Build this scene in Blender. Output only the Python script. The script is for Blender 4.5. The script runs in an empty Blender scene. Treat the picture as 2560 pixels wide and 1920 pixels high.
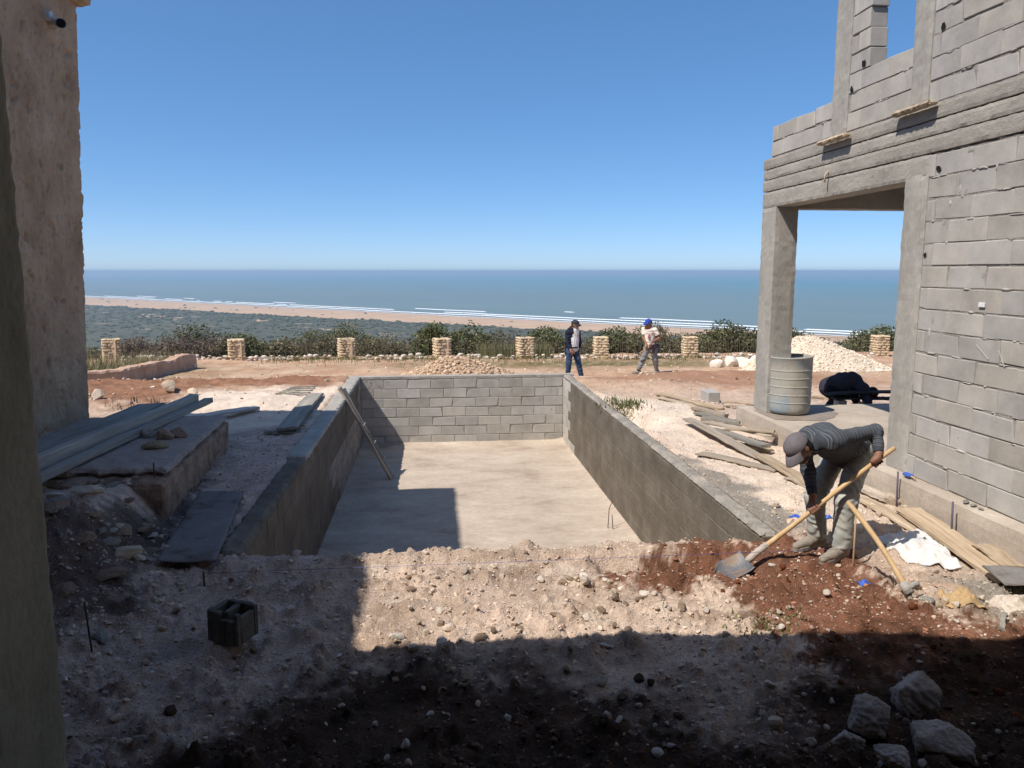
import bpy, bmesh, math, random
import numpy as np
from mathutils import Vector, Matrix
random.seed(7)
rng = np.random.default_rng(11)
SC = bpy.context.scene
COL = SC.collection
# ------------------------------------------------------------------ camera, world, sun, exposure
YAW, PITCH, CAMH = math.radians(5.79), math.radians(8.37), 2.3
cam_d = bpy.data.cameras.new('camera')
cam = bpy.data.objects.new('camera', cam_d)
COL.objects.link(cam)
cam.location = (0, 0, CAMH)
cam.rotation_euler = (math.pi/2 - PITCH, 0, -YAW)
cam_d.sensor_fit = 'HORIZONTAL'
cam_d.sensor_width = 36.0
cam_d.lens = 36.0*1923/2560
cam_d.clip_start = 0.05
cam_d.clip_end = 150000
SC.camera = cam
SUN_D = Vector((.62, .35, -1.0)).normalized()          # the way the sunlight travels
SUN_EL = math.asin(-SUN_D.z)
SUN_AZ = math.atan2(-SUN_D.x, -SUN_D.y)
world = bpy.data.worlds.new('World')
SC.world = world
world.use_nodes = True
wn = world.node_tree.nodes; wl = world.node_tree.links
wn.clear()
w_out = wn.new('ShaderNodeOutputWorld')
w_bg = wn.new('ShaderNodeBackground')
w_sky = wn.new('ShaderNodeTexSky')
w_sky.sky_type = 'NISHITA'
w_sky.sun_disc = False
w_sky.sun_elevation = SUN_EL
w_sky.sun_rotation = SUN_AZ % (2*math.pi)
w_sky.altitude = 100
w_sky.air_density = 0.45
w_sky.dust_density = 0.5
w_sky.ozone_density = 7
w_bg.inputs['Strength'].default_value = 0.122
w_gm = wn.new('ShaderNodeGamma'); w_gm.inputs[1].default_value = 0.62
w_hs = wn.new('ShaderNodeHueSaturation'); w_hs.inputs['Saturation'].default_value = 1.33; w_hs.inputs['Value'].default_value = 2.1
wl.new(w_sky.outputs[0], w_gm.inputs[0]); wl.new(w_gm.outputs[0], w_hs.inputs['Color']); wl.new(w_hs.outputs[0], w_bg.inputs['Color'])
wl.new(w_bg.outputs[0], w_out.inputs['Surface'])
sun_d = bpy.data.lights.new('sun', 'SUN')
sun_d.energy = 4.4
sun_d.angle = math.radians(.55)
sun_d.color = (1.0, .935, .85)
sun = bpy.data.objects.new('sun', sun_d)
COL.objects.link(sun)
sun.rotation_euler = SUN_D.to_track_quat('-Z', 'Y').to_euler()
SC.view_settings.view_transform = 'Standard'
SC.view_settings.look = 'None'
SC.view_settings.gamma = 1.0
SC.view_settings.use_curve_mapping = False
SC.view_settings.exposure = 0.3
SC.render.engine = 'CYCLES'
SC.cycles.use_denoising = True
SC.cycles.max_bounces = 6
SC.cycles.diffuse_bounces = 4
SC.cycles.volume_bounces = 0

# ------------------------------------------------------------------ helpers
def tag(o, label=None, cat=None, group=None, kind=None):
    if label: o['label'] = label
    if cat: o['category'] = cat
    if group: o['group'] = group
    if kind: o['kind'] = kind
    return o

def empty(name, loc=(0, 0, 0), label=None, cat=None, group=None):
    o = bpy.data.objects.new(name, None)
    o.empty_display_size = .2
    o.location = loc
    COL.objects.link(o)
    return tag(o, label, cat, group)

def link(name, me, mat=None, parent=None, loc=None, M=None):
    o = bpy.data.objects.new(name, me)
    COL.objects.link(o)
    if mat is not None and not me.materials: me.materials.append(mat)
    if parent is not None:
        o.parent = parent
        off = Vector((0, 0, 0)); p = parent
        while p is not None:
            off += p.location; p = p.parent
        if M is not None: o.matrix_basis = Matrix.Translation(-off) @ M
        elif loc is not None: o.location = Vector(loc) - off
        else: o.location = -off
    else:
        if M is not None: o.matrix_basis = M
        elif loc is not None: o.location = loc
    return o

def mesh_np(name, V, F, smooth=False, attrs=None):
    """V (n,3), F list of index arrays (k,3) and/or (k,4)"""
    me = bpy.data.meshes.new(name)
    V = np.asarray(V, dtype=np.float32)
    if isinstance(F, np.ndarray): F = [F]
    loops = np.concatenate([f.ravel() for f in F]).astype(np.int32)
    tot = np.concatenate([np.full(len(f), f.shape[1], np.int32) for f in F])
    start = np.concatenate([[0], np.cumsum(tot)[:-1]]).astype(np.int32)
    me.vertices.add(len(V)); me.vertices.foreach_set('co', V.ravel())
    me.loops.add(len(loops)); me.loops.foreach_set('vertex_index', loops)
    me.polygons.add(len(tot)); me.polygons.foreach_set('loop_start', start)
    me.polygons.foreach_set('loop_total', tot)
    me.polygons.foreach_set('use_smooth', np.full(len(tot), smooth, dtype=bool))
    me.update(calc_edges=True)
    me.validate()
    for k, a in (attrs or {}).items():
        a = np.asarray(a, dtype=np.float32)
        if a.ndim == 1:
            at = me.attributes.new(k, 'FLOAT', 'POINT'); at.data.foreach_set('value', a)
        else:
            if a.shape[1] == 3: a = np.concatenate([a, np.ones((len(a), 1), np.float32)], 1)
            at = me.attributes.new(k, 'FLOAT_COLOR', 'POINT'); at.data.foreach_set('color', a.ravel())
    return me

def _hash(ix, iy, seed):
    h = (ix.astype(np.int64)*374761393 + iy.astype(np.int64)*668265263 + seed*1442695041) & 0xFFFFFFFF
    h = ((h ^ (h >> 13))*1274126177) & 0xFFFFFFFF
    return (h ^ (h >> 16)) & 0xFFFFFFFF

def perlin(x, y, seed=0):
    x0 = np.floor(x); y0 = np.floor(y); fx = x-x0; fy = y-y0
    u = fx*fx*fx*(fx*(fx*6-15)+10); v = fy*fy*fy*(fy*(fy*6-15)+10)
    def g(ix, iy, dx, dy):
        a = _hash(ix, iy, seed)*(2*math.pi/4294967296.0)
        return np.cos(a)*dx + np.sin(a)*dy
    a = g(x0, y0, fx, fy); b = g(x0+1, y0, fx-1, fy)
    c = g(x0, y0+1, fx, fy-1); d = g(x0+1, y0+1, fx-1, fy-1)
    return (a+(b-a)*u + ((c+(d-c)*u)-(a+(b-a)*u))*v)*1.5

def fbm(x, y, octv=4, gain=.5, seed=0, ridge=False):
    s = 0; a = 1; t = 0
    for i in range(octv):
        n = perlin(x, y, seed+i*17)
        if ridge: n = 1-2*np.abs(n)
        s = s+a*n; t += a; a *= gain; x = x*2.03+7.1; y = y*2.03-3.7
    return s/t

def cells(x, y, seed=0):
    """distance to nearest scattered point, and that point's random value"""
    x0 = np.floor(x); y0 = np.floor(y); best = np.full(x.shape, 9.0); val = np.zeros(x.shape)
    for i in (-1, 0, 1):
        for j in (-1, 0, 1):
            h = _hash(x0+i, y0+j, seed); h2 = _hash(x0+i, y0+j, seed+5)
            px = x0+i+(h & 0xFFFF)/65536.; py = y0+j+(h >> 16)/65536.
            d = np.hypot(px-x, py-y)
            m = d < best
            best = np.where(m, d, best); val = np.where(m, (h2 & 0xFFFF)/65536., val)
    return best, val

def poly_sd(X, Y, pts):
    """signed distance to polygon, negative inside"""
    d = np.full(X.shape, 1e9); inside = np.zeros(X.shape, bool); n = len(pts)
    for i in range(n):
        ax, ay = pts[i]; bx, by = pts[(i+1) % n]
        ex, ey = bx-ax, by-ay; wx, wy = X-ax, Y-ay
        t = np.clip((wx*ex+wy*ey)/(ex*ex+ey*ey), 0, 1)
        d = np.minimum(d, np.hypot(wx-ex*t, wy-ey*t))
        c = ((ay > Y) != (by > Y)) & (X < (bx-ax)*(Y-ay)/(by-ay+1e-12)+ax)
        inside ^= c
    return np.where(inside, -d, d)

def sstep(a, b, x):
    t = np.clip((x-a)/(b-a), 0, 1); return t*t*(3-2*t)

# ------------------------------------------------------------------ materials
def mat(name, ramp, scale=3.0, detail=6, rough=.9, bump=.3, bscale=40, bdist=.01, objrand=.12, attr=None,
        stretch=(1, 1, 1), spec=.3, hue=0.0, metal=0.0, fine=.12, whole=False):
    m = bpy.data.materials.new(name); m.use_nodes = True
    N = m.node_tree.nodes; L = m.node_tree.links
    b = N['Principled BSDF']
    b.inputs['Roughness'].default_value = rough
    b.inputs['Specular IOR Level'].default_value = spec
    b.inputs['Metallic'].default_value = metal
    tc = N.new('ShaderNodeTexCoord'); oi = N.new('ShaderNodeObjectInfo')
    mp = N.new('ShaderNodeMapping'); mp.inputs['Scale'].default_value = stretch
    ad = N.new('ShaderNodeVectorMath'); ad.operation = 'MULTIPLY_ADD'
    ad.inputs[1].default_value = (37.0, 51.0, 23.0)
    L.new(oi.outputs['Random'], ad.inputs[0]); L.new(tc.outputs['Object'], ad.inputs[2])
    if whole:                                                  # one coat running over many pieces
        ge = N.new('ShaderNodeNewGeometry'); L.new(ge.outputs['Position'], mp.inputs['Vector'])
    else: L.new(ad.outputs[0], mp.inputs['Vector'])
    n1 = N.new('ShaderNodeTexNoise'); n1.inputs['Scale'].default_value = scale
    n1.inputs['Detail'].default_value = detail; n1.inputs['Roughness'].default_value = .65
    L.new(mp.outputs[0], n1.inputs['Vector'])
    cr = N.new('ShaderNodeValToRGB')
    el = cr.color_ramp.elements
    while len(el) < len(ramp): el.new(.5)
    for e, (p, c) in zip(el, ramp): e.position = p; e.color = (*c, 1)
    L.new(n1.outputs['Fac'], cr.inputs['Fac'])
    col = cr.outputs[0]
    if attr:
        at = N.new('ShaderNodeAttribute'); at.attribute_name = attr
        mx = N.new('ShaderNodeMix'); mx.data_type = 'RGBA'; mx.blend_type = 'MULTIPLY'
        mx.inputs['Factor'].default_value = 1.0
        L.new(at.outputs['Color'], mx.inputs['A']); L.new(col, mx.inputs['B']); col = mx.outputs['Result']
    n2 = N.new('ShaderNodeTexNoise'); n2.inputs['Scale'].default_value = bscale
    n2.inputs['Detail'].default_value = 5; n2.inputs['Roughness'].default_value = .7
    L.new(mp.outputs[0], n2.inputs['Vector'])
    # value: fine grain + per-object difference
    hs = N.new('ShaderNodeHueSaturation')
    m1 = N.new('ShaderNodeMath'); m1.operation = 'MULTIPLY_ADD'
    m1.inputs[1].default_value = fine*4; m1.inputs[2].default_value = 1-fine*2
    L.new(n2.outputs['Fac'], m1.inputs[0])
    m2 = N.new('ShaderNodeMath'); m2.operation = 'MULTIPLY_ADD'
    m2.inputs[1].default_value = objrand*2; m2.inputs[2].default_value = 1-objrand
    L.new(oi.outputs['Random'], m2.inputs[0])
    m3 = N.new('ShaderNodeMath'); m3.operation = 'MULTIPLY'
    L.new(m1.outputs[0], m3.inputs[0]); L.new(m2.outputs[0], m3.inputs[1])
    L.new(m3.outputs[0], hs.inputs['Value']); L.new(col, hs.inputs['Color'])
    if hue:
        m4 = N.new('ShaderNodeMath'); m4.operation = 'MULTIPLY_ADD'
        m5 = N.new('ShaderNodeMath'); m5.operation = 'FRACT'
        m6 = N.new('ShaderNodeMath'); m6.operation = 'MULTIPLY'; m6.inputs[1].default_value = 17.3
        L.new(oi.outputs['Random'], m6.inputs[0]); L.new(m6.outputs[0], m5.inputs[0])
        m4.inputs[1].default_value = hue; m4.inputs[2].default_value = 1-hue/2
        L.new(m5.outputs[0], m4.inputs[0]); L.new(m4.outputs[0], hs.inputs['Saturation'])
    L.new(hs.outputs[0], b.inputs['Base Color'])
    if bump:
        mxb = N.new('ShaderNodeMath'); mxb.operation = 'MULTIPLY_ADD'; mxb.inputs[1].default_value = 2.0
        L.new(n1.outputs['Fac'], mxb.inputs[0]); L.new(n2.outputs['Fac'], mxb.inputs[2])
        bp = N.new('ShaderNodeBump'); bp.inputs['Strength'].default_value = bump
        bp.inputs['Distance'].default_value = bdist
        L.new(mxb.outputs[0], bp.inputs['Height']); L.new(bp.outputs[0], b.inputs['Normal'])
    return m

def flat(name, c, rough=.7, metal=0, spec=.3):
    return mat(name, [(.3, tuple(x*.85 for x in c)), (.7, tuple(min(1, x*1.1) for x in c))], scale=14, rough=rough,
               bump=.15, bscale=150, bdist=.002, objrand=.05, metal=metal, spec=spec, fine=.06)

M = {}
M['ground'] = mat('soil', [(.25, (.82, .80, .78)), (.5, (1, 1, 1)), (.75, (1.1, 1.08, 1.05))], scale=2.2, rough=1, bump=1.0,
                  bscale=46, bdist=.03, objrand=0, attr='Col', spec=.05, fine=.34)
M['stone'] = mat('limestone', [(.3, (.44, .34, .26)), (.5, (.60, .50, .40)), (.7, (.68, .60, .51))], scale=9, rough=1, bump=.6,
                 bscale=60, bdist=.012, objrand=.2, spec=.05, fine=.14, hue=.5)
M['whitestone'] = mat('white_limestone', [(.3, (.62, .54, .45)), (.6, (.78, .70, .61))], scale=6, rough=1, bump=.6, bscale=30, bdist=.03, objrand=.1, spec=.05)
M['gravel'] = mat('gravel', [(.3, (.85, .85, .85)), (.7, (1.1, 1.1, 1.1))], scale=30, rough=1, bump=.4, bscale=90, bdist=.006, objrand=0, attr='Col', spec=.05)
M['block'] = mat('cement_block', [(.28, (.31, .29, .262)), (.5, (.395, .37, .335)), (.72, (.475, .44, .395))], scale=2.6, rough=.95, bump=.5,
                 bscale=95, bdist=.006, objrand=.10, spec=.1, hue=.5, fine=.1)
M['mortar'] = mat('mortar', [(.3, (.24, .22, .195)), (.7, (.38, .35, .31))], scale=6, rough=1, bump=.9, bscale=60, bdist=.012, objrand=.02, spec=.05)
M['poolblock'] = mat('pool_block', [(.28, (.33, .315, .285)), (.5, (.42, .40, .365)), (.72, (.49, .46, .41))], scale=2.6, rough=.95, bump=.4,
                     bscale=90, bdist=.006, objrand=.12, spec=.1, hue=.5, fine=.1)
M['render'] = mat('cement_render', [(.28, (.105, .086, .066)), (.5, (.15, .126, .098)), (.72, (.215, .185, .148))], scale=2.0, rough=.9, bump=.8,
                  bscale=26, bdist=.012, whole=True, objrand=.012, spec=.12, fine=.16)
M['concrete'] = mat('concrete', [(.25, (.26, .245, .22)), (.5, (.335, .315, .28)), (.75, (.42, .39, .345))], scale=2.2, rough=.9, bump=.5,
                    bscale=30, bdist=.01, objrand=.05, stretch=(1.1, 1.1, .5), spec=.08, fine=.15)
M['beam'] = mat('boardmarked_concrete', [(.25, (.255, .235, .205)), (.5, (.335, .31, .27)), (.75, (.42, .385, .335))], scale=2.4, rough=.9, bump=.6,
                bscale=40, bdist=.01, objrand=.05, stretch=(1.2, .7, 1.4), spec=.08, fine=.15)
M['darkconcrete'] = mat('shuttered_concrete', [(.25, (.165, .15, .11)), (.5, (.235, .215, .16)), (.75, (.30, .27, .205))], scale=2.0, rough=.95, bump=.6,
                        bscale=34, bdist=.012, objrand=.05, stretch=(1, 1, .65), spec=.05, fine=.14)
M['slab'] = mat('screed', [(.28, (.33, .275, .22)), (.5, (.42, .36, .295)), (.72, (.52, .45, .37))], scale=1.1, rough=.95, bump=.5, bscale=24, bdist=.012,
                objrand=0, spec=.1, fine=.14)
M['floor'] = mat('pool_screed', [(.28, (.32, .25, .195)), (.45, (.44, .36, .285)), (.6, (.49, .41, .33)), (.75, (.56, .475, .385))], scale=1.3, rough=.98, bump=.7, bscale=13, bdist=.015,
                 objrand=0, stretch=(.8, 1.35, 1), spec=.05, fine=.16)
M['tadelakt'] = mat('pitted_plaster', [(.3, (.32, .22, .145)), (.5, (.435, .312, .215)), (.7, (.52, .395, .28))], scale=1.6, rough=1, bump=.7, bscale=22, bdist=.02,
                    objrand=.03, spec=.05, fine=.12)
M['wood'] = mat('weathered_wood', [(.25, (.23, .175, .125)), (.5, (.40, .325, .245)), (.75, (.54, .455, .355))], scale=9, rough=.95, bump=.6, bscale=60, bdist=.004,
                objrand=.22, stretch=(.12, 1.6, 1.6), spec=.08, hue=.5)
M['greywood'] = mat('cement_stained_wood', [(.25, (.16, .15, .13)), (.5, (.25, .235, .205)), (.75, (.36, .33, .285))], scale=7, rough=.95, bump=.5, bscale=50,
                    bdist=.004, objrand=.15, stretch=(.15, 1.4, 1.4), spec=.1)
M['sheet'] = mat('cement_stained_sheet', [(.34, (.12, .095, .08)), (.46, (.195, .18, .17)), (.7, (.235, .22, .21))], scale=2.6, rough=1, bump=.4, bscale=30, bdist=.006,
                 objrand=.05, spec=.03)
M['rust'] = flat('rusty_steel', (.10, .055, .035), .8, .3)
M['ssteel'] = flat('worn_steel', (.24, .25, .27), .4, .6, .5)
M['handle'] = mat('ash_handle', [(.3, (.42, .27, .13)), (.6, (.56, .39, .21)), (.8, (.62, .46, .27))], scale=12, rough=.6, bump=.2, bscale=80, bdist=.002, objrand=.05,
                  stretch=(1, 1, .1), spec=.3)
# ------------------------------------------------------------------ land
RED = [(1.21, 5.5), (1.46, 5.94), (2.17, 6.31), (2.87, 6.36), (3.34, 6.25), (3.43, 5.6), (3.3, 4.84), (3.62, 4.7), (3.96, 4.56), (4.6, 4.4), (5.2, 3.4),
       (3.31, 3.48), (2.81, 3.9), (2.16, 4.18), (2.2, 4.66), (2.11, 5.28)]
SHADE_DARK = [(-2.6, 3.5), (-1.5, 3.71), (-1.12, 3.99), (-.63, 4.37), (.14, 4.4), (.82, 4.17), (1.25, 3.75), (1.87, 3.69), (2.31, 4.29), (3.14, 4.39), (5, 4.2), (5, 1), (-4, 1)]  # dark soil, tinted darker still to deepen the foreground shade
FURROW = [(-9.4, 19.5), (-5.66, 18.3), (-2.68, 18.96), (-1.88, 17.64), (-2.1, 15.4), (-4.46, 15.8), (-4.67, 13.54), (-7.5, 14.0)]
PALE1 = [(-4.6, 14.9), (-3.38, 15.5), (-1.92, 15.2), (-1.88, 15.87), (-1.9, 11.6), (-2.99, 11.9), (-4.3, 11.6)]
PALE2 = [(3.0, 14.2), (4.2, 13.2), (4.7, 11.69), (4.5, 8.97), (4.6, 7.0), (3.9, 6.4), (3.0, 6.7), (3.0, 9.81), (3.0, 11.07)]
GREY = [(3.92, 5.28), (4.75, 5.6), (4.75, 4.5), (4.05, 4.55), (3.64, 4.8)]
REDFAR = [(3.4, 16.2), (5.0, 17.8), (8.5, 17.2), (9.5, 15.0), (6.0, 14.4)]
BASE_Y = [-60, 0, 3, 5, 7, 16.8, 17.5, 18.5, 19.6, 24, 28, 30.5, 36, 45, 80, 500, 520]
BASE_Z = [.1, -.1, -.14, -.12, -.05, -.03, -.20, -.52, -.69, -.76, -.86, -1.0, -2.6, -6, -18, -97.2, -98]

def base_z(X, Y): return np.interp(Y, BASE_Y, BASE_Z)

def ground_z(X, Y, micro=True):
    X = np.asarray(X, float); Y = np.asarray(Y, float)
    z = base_z(X, Y)
    g = lambda x, y, sx, sy: np.exp(-((X-x)/sx)**2-((Y-y)/sy)**2)
    z = z + .10*g(2.95, 4.8, .75, .42) + .02*g(3.6, 4.5, .8, .3)
    z = z - .17*np.exp(-((Y-5.88-.05*np.sin(X*2))/.17)**2)*sstep(1.15, 1.5, X)*sstep(2.75, 2.5, X)
    z = z + .05*np.exp(-((Y-5.55)/.14)**2)*sstep(.9, 1.4, X)*sstep(2.4, 2.0, X)
    z = z + .06*np.exp(-((Y-6.12)/.10)**2)*sstep(-1.6, -.4, X)*sstep(2.6, 1.9, X)
    z = z + .30*g(-2.75, 5.9, .42, .75) + .12*g(-2.6, 4.7, .5, .5)
    z = z + .33*sstep(-2.5, -2.95, X)*sstep(5.2, 6.4, Y)*sstep(8.8, 7.6, Y)
    z = z - .12*g(-2.35, 7.6, .28, .9)
    z = z - .28*g(3.22, 11.9, .18, .75)                       # hollow beside the pool wall
    z = z + .10*g(6.2, 16.4, 1.5, .8) + .14*g(-6, 19.6, 2.2, .8) + .10*g(4.4, 15.0, .9, .5)
    z = z + .10*g(3.95, 12.2, .7, 1.2) + .10*g(-3.0, 13.6, .8, .8)
    if micro:
        far = sstep(9, 20, Y)
        z = z + .05*fbm(X*.9, Y*.9, 4, .5, 3)*(1+far)
        wr = np.exp(-np.maximum(poly_sd(X, Y, FURROW), 0)/.5)
        tw = X*.25+Y*.97+.35*fbm(X*.5, Y*.5, 3, .5, 21)
        z = z + wr*(.07*np.abs(np.sin(tw*4.3))*(.4+.6*fbm(X*1.1, Y*2.2, 3, .5, 8))+.05*fbm(X*2.2, Y*6, 3, .6, 9, True))
        near = sstep(10, 5, Y)
        rough = .45+.55*sstep(-.3, .4, fbm(X*.8, Y*.8, 2, .5, 33))
        z = z + near*rough*(.030*fbm(X*4, Y*4, 4, .6, 5)+.022*fbm(X*11, Y*11, 3, .6, 6, True))
        mid = sstep(5, 9, Y)
        z = z + mid*.025*fbm(X*5, Y*5, 4, .6, 12, True)
        for f_, a_, th in ((17, .022, .45), (10, .035, .55), (5.2, .055, .70)):
            q1 = X*f_+.35*perlin(X*f_*1.3, Y*f_*1.3, 91); q2 = Y*f_+.35*perlin(X*f_*1.3+9, Y*f_*1.3, 92)
            d, v = cells(q1, q2, 4+int(f_)); rr = .22+.26*v
            z = z + near*a_*np.sqrt(np.clip(1-(d/rr)**2, 0, 1))*(v > th)*(.5+.8*(v-th)/(1-th))*sstep(-.35, .2, fbm(X*1.3, Y*1.3, 3, .5, 55))
        d, v = cells(X*7, Y*7, 4)
        z = z + near*.035*np.clip(.38-d, 0, .3)*sstep(.45, .6, v)/.3
        d, v = cells(X*3.1+.3, Y*3.1, 14)
        z = z + near*.05*np.clip(.32-d, 0, .2)*sstep(.55, .7, v)/.2
    z = z + .035*np.exp(-((X-3.10)/.14)**2)*sstep(6.3, 6.8, Y)*sstep(17, 15, Y)*(.6+fbm(X*3, Y*1.5, 3, .6, 36)) + .04*np.exp(-((X+1.93)/.16)**2)*sstep(6, 6.8, Y)*sstep(16.5, 14, Y)*(.6+fbm(X*3, Y*1.5, 3, .6, 37))
    # level trodden ground at the slab and round the pool rim
    return z

def gz(x, y): return float(ground_z(np.array([x]), np.array([y]))[0])

def ground_color(X, Y, Z):
    n1 = fbm(X*.8, Y*.8, 4, .5, 41); n2 = fbm(X*3, Y*3, 4, .6, 42); n3 = fbm(X*12, Y*12, 3, .6, 43)
    pale = np.array([.73, .57, .455]); sand = np.array([.47, .29, .185]); red = np.array([.205, .092, .054])
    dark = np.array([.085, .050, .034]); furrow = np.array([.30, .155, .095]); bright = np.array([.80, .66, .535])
    grey = np.array([.33, .30, .255]); brown = np.array([.30, .21, .15]); grass = np.array([.13, .125, .05]); shade_lift_dust = np.array([.62, .475, .395])
    t = np.clip(.5+.9*n1+.6*n2+.3*n3, 0, 1)[:, None]
    C = pale*t + np.array([.48, .365, .28])*(1-t)
    far = sstep(12, 17, Y)[:, None]
    t2 = np.clip(.5+1.2*n1+.8*fbm(X*.5, Y*2.5, 4, .6, 44), 0, 1)[:, None]
    C = C*(1-far)+far*(sand*t2+np.array([.60, .43, .30])*(1-t2))
    def mix(C, c, poly, soft, nz=.25, amp=1.0):
        sd = poly_sd(X, Y, poly)+nz*n2+nz*.6*n3+nz*n1
        m = sstep(soft, -soft, sd)[:, None]*amp
        return C*(1-m)+m*c
    # shaded yard on the left: dusty ground, coloured paler to lift the shade
    m = (sstep(-.4, -1.2, X+.25*n1)*sstep(12.6, 12.0, Y))[:, None]
    cd = shade_lift_dust*(.8+.5*np.clip(n2[:, None]+.3, -.3, .8))
    C = C*(1-m)+m*cd
    C = mix(C, furrow*(1+.5*n2[:, None]), FURROW, .5, .5, .95)
    C = mix(C, furrow*1.15, REDFAR, .6, .7, .7)
    C = mix(C, bright*(1+.15*n2[:, None]), PALE1, .25, .35)
    C = mix(C, bright*np.clip(.96+.25*n2[:, None], .6, 1.1), PALE2, .25, .3)
    C = mix(C, np.array([.27, .25, .22]), [(2.95, 6.4), (3.5, 6.5), (3.35, 7.6), (3.2, 9.2), (3.0, 10.2), (2.9, 8)], .12, .3, .85)
    C = mix(C, grey, GREY, .15, .25, .85)
    # brown and pale streaks in the rubble in front of the pool
    mb = (sstep(-.02, .30, fbm(X*1.1+3, Y*2.3, 4, .6, 51))*sstep(6.6, 6, Y))[:, None]*.5
    C = C*(1-mb)+mb*brown
    mw = (sstep(.18, .42, fbm(X*1.6-3, Y*3.3, 4, .6, 52))*sstep(7, 6, Y))[:, None]*.7
    C = C*(1-mw)+mw*np.array([.72, .60, .49])
    C = mix(C, red*np.clip(1+.7*n2[:, None]+.4*n3[:, None], .4, 2), RED, .06, .30, .96)
    C = mix(C, dark*np.clip(1+1.2*n2[:, None], .3, 2.6), SHADE_DARK, .22, .3, .96)
    # left trench: black earth between the plinth and the sheet
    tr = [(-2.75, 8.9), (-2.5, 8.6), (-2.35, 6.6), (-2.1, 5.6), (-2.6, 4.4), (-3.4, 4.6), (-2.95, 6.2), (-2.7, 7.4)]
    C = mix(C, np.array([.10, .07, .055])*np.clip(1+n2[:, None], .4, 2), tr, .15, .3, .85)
    lump = sstep(.1, .5, fbm(X*5, Y*5, 4, .65, 66))[:, None]*sstep(9, 5, Y)[:, None]*.30
    C = C*(1-lump)+lump*C*np.array([.55, .50, .46])
    tk = (sstep(.25, .55, fbm(X*.35+Y*.12, Y*2.6, 4, .6, 67))*sstep(13, 16, Y))[:, None]*.55
    C = C*(1-tk)+tk*np.array([.27, .15, .095])
    # grass tinge
    for gx_, gy_, sx, sy in ((-5.5, 20.6, 3.2, .9), (-2.2, 20.5, 2, .5), (4, 25.5, 6, 1.2), (-9.5, 24, 2.5, 2), (7, 24.6, 4, .8)):
        m = (np.exp(-((X-gx_)/sx)**2-((Y-gy_)/sy)**2)*np.clip(.75+n2, 0, 1))[:, None]
        C = C*(1-m)+m*grass*(1+.6*n3[:, None])
    ve = sstep(28.6, 30.5, Y)[:, None]
    C = C*(1-ve)+ve*np.array([.10, .09, .05])
    return np.clip(C, .01, .9)

def build_ground():
    ny = 560; nx = 760
    ys = 1.2*(34/1.2)**(np.linspace(0, 1, ny)**.93)
    us = np.linspace(-.80, 1.12, nx)
    Yg, U = np.meshgrid(ys, us, indexing='ij')
    Xg = U*(Yg+1.6)
    X = Xg.ravel(); Y = Yg.ravel()
    Z = ground_z(X, Y)
    inp = (X > -1.70) & (X < 2.97) & (Y > 6.27) & (Y < 17.12)
    # the slab and the plinth sit on this ground; press it down under them
    sl = (X > 4.66) & (Y < 11.25); Z = np.where(sl, np.minimum(Z, -.03), Z)
    pl = (X < -2.9) & (Y > 7.8) & (Y < 10.3); Z = np.where(pl, np.minimum(Z, .1), Z)
    rim = (X > -1.86) & (X < 3.06) & (Y > 6.7) & (Y < 17.3); Z = np.where(rim, np.minimum(Z, -.035), Z)
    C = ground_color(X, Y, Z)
    idx = np.arange(ny*nx).reshape(ny, nx)
    Q = np.stack([idx[:-1, :-1], idx[:-1, 1:], idx[1:, 1:], idx[1:, :-1]], -1).reshape(-1, 4)
    keep = ~(inp[Q].all(1))
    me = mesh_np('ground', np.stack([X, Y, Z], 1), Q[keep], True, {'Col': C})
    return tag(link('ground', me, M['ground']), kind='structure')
build_ground()

def build_outer():
    xs = np.concatenate([-np.geomspace(700, 14, 40), np.linspace(-12, 36, 30), np.geomspace(40, 900, 40)])
    ys = np.concatenate([np.linspace(-60, 0, 8), np.linspace(2, 33, 20), np.geomspace(36, 520, 36)])
    Yg, Xg = np.meshgrid(ys, xs, indexing='ij')
    X = Xg.ravel(); Y = Yg.ravel()
    Z = base_z(X, Y)-.35+sstep(40, 90, Y)*(2.5*fbm(X*.02, Y*.02, 4, .5, 61))
    n = len(xs)
    idx = np.arange(len(X)).reshape(len(ys), n)
    Q = np.stack([idx[:-1, :-1], idx[:-1, 1:], idx[1:, 1:], idx[1:, :-1]], -1).reshape(-1, 4)
    cx = X[Q].mean(1); cy = Y[Q].mean(1)
    keep = ~((cx > -4) & (cx < 6) & (cy > 3) & (cy < 20))
    n1 = fbm(X*.06, Y*.06, 4, .5, 62)[:, None]
    scrub = np.array([.085, .08, .045]); soil = np.array([.36, .25, .17])
    m = sstep(28, 33, Y)[:, None]
    C = soil*(1-m)+m*scrub*(1+.8*n1)
    me = mesh_np('hillside', np.stack([X, Y, Z], 1), Q[keep], True, {'Col': np.clip(C, .01, .9)})
    tag(link('hillside', me, M['ground']), kind='structure')
build_outer()

# ---- coastal plain, beach and sea, at their real distances (metres)
def shore_xy(s, off):
    """s metres along the waterline, off metres out to sea"""
    px = 250-.7016*s+.7126*off; py = 1510+.7126*s+.7016*off
    return px, py

def strip_grid(s, offs, zf, cf, name, mt, kind='structure', smooth=True):
    S_, O = np.meshgrid(s, offs, indexing='ij')
    S1 = S_.ravel(); O1 = O.ravel()
    X, Y = shore_xy(S1, O1)
    Z = zf(S1, O1, X, Y); C = cf(S1, O1, X, Y)
    idx = np.arange(len(S1)).reshape(S_.shape)
    Q = np.stack([idx[:-1, :-1], idx[:-1, 1:], idx[1:, 1:], idx[1:, :-1]], -1).reshape(-1, 4)
    me = mesh_np(name, np.stack([X, Y, Z], 1), Q[:, ::-1], smooth, {'Col': np.clip(C, .005, .95)})
    return tag(link(name, me, mt), kind=kind)

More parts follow.
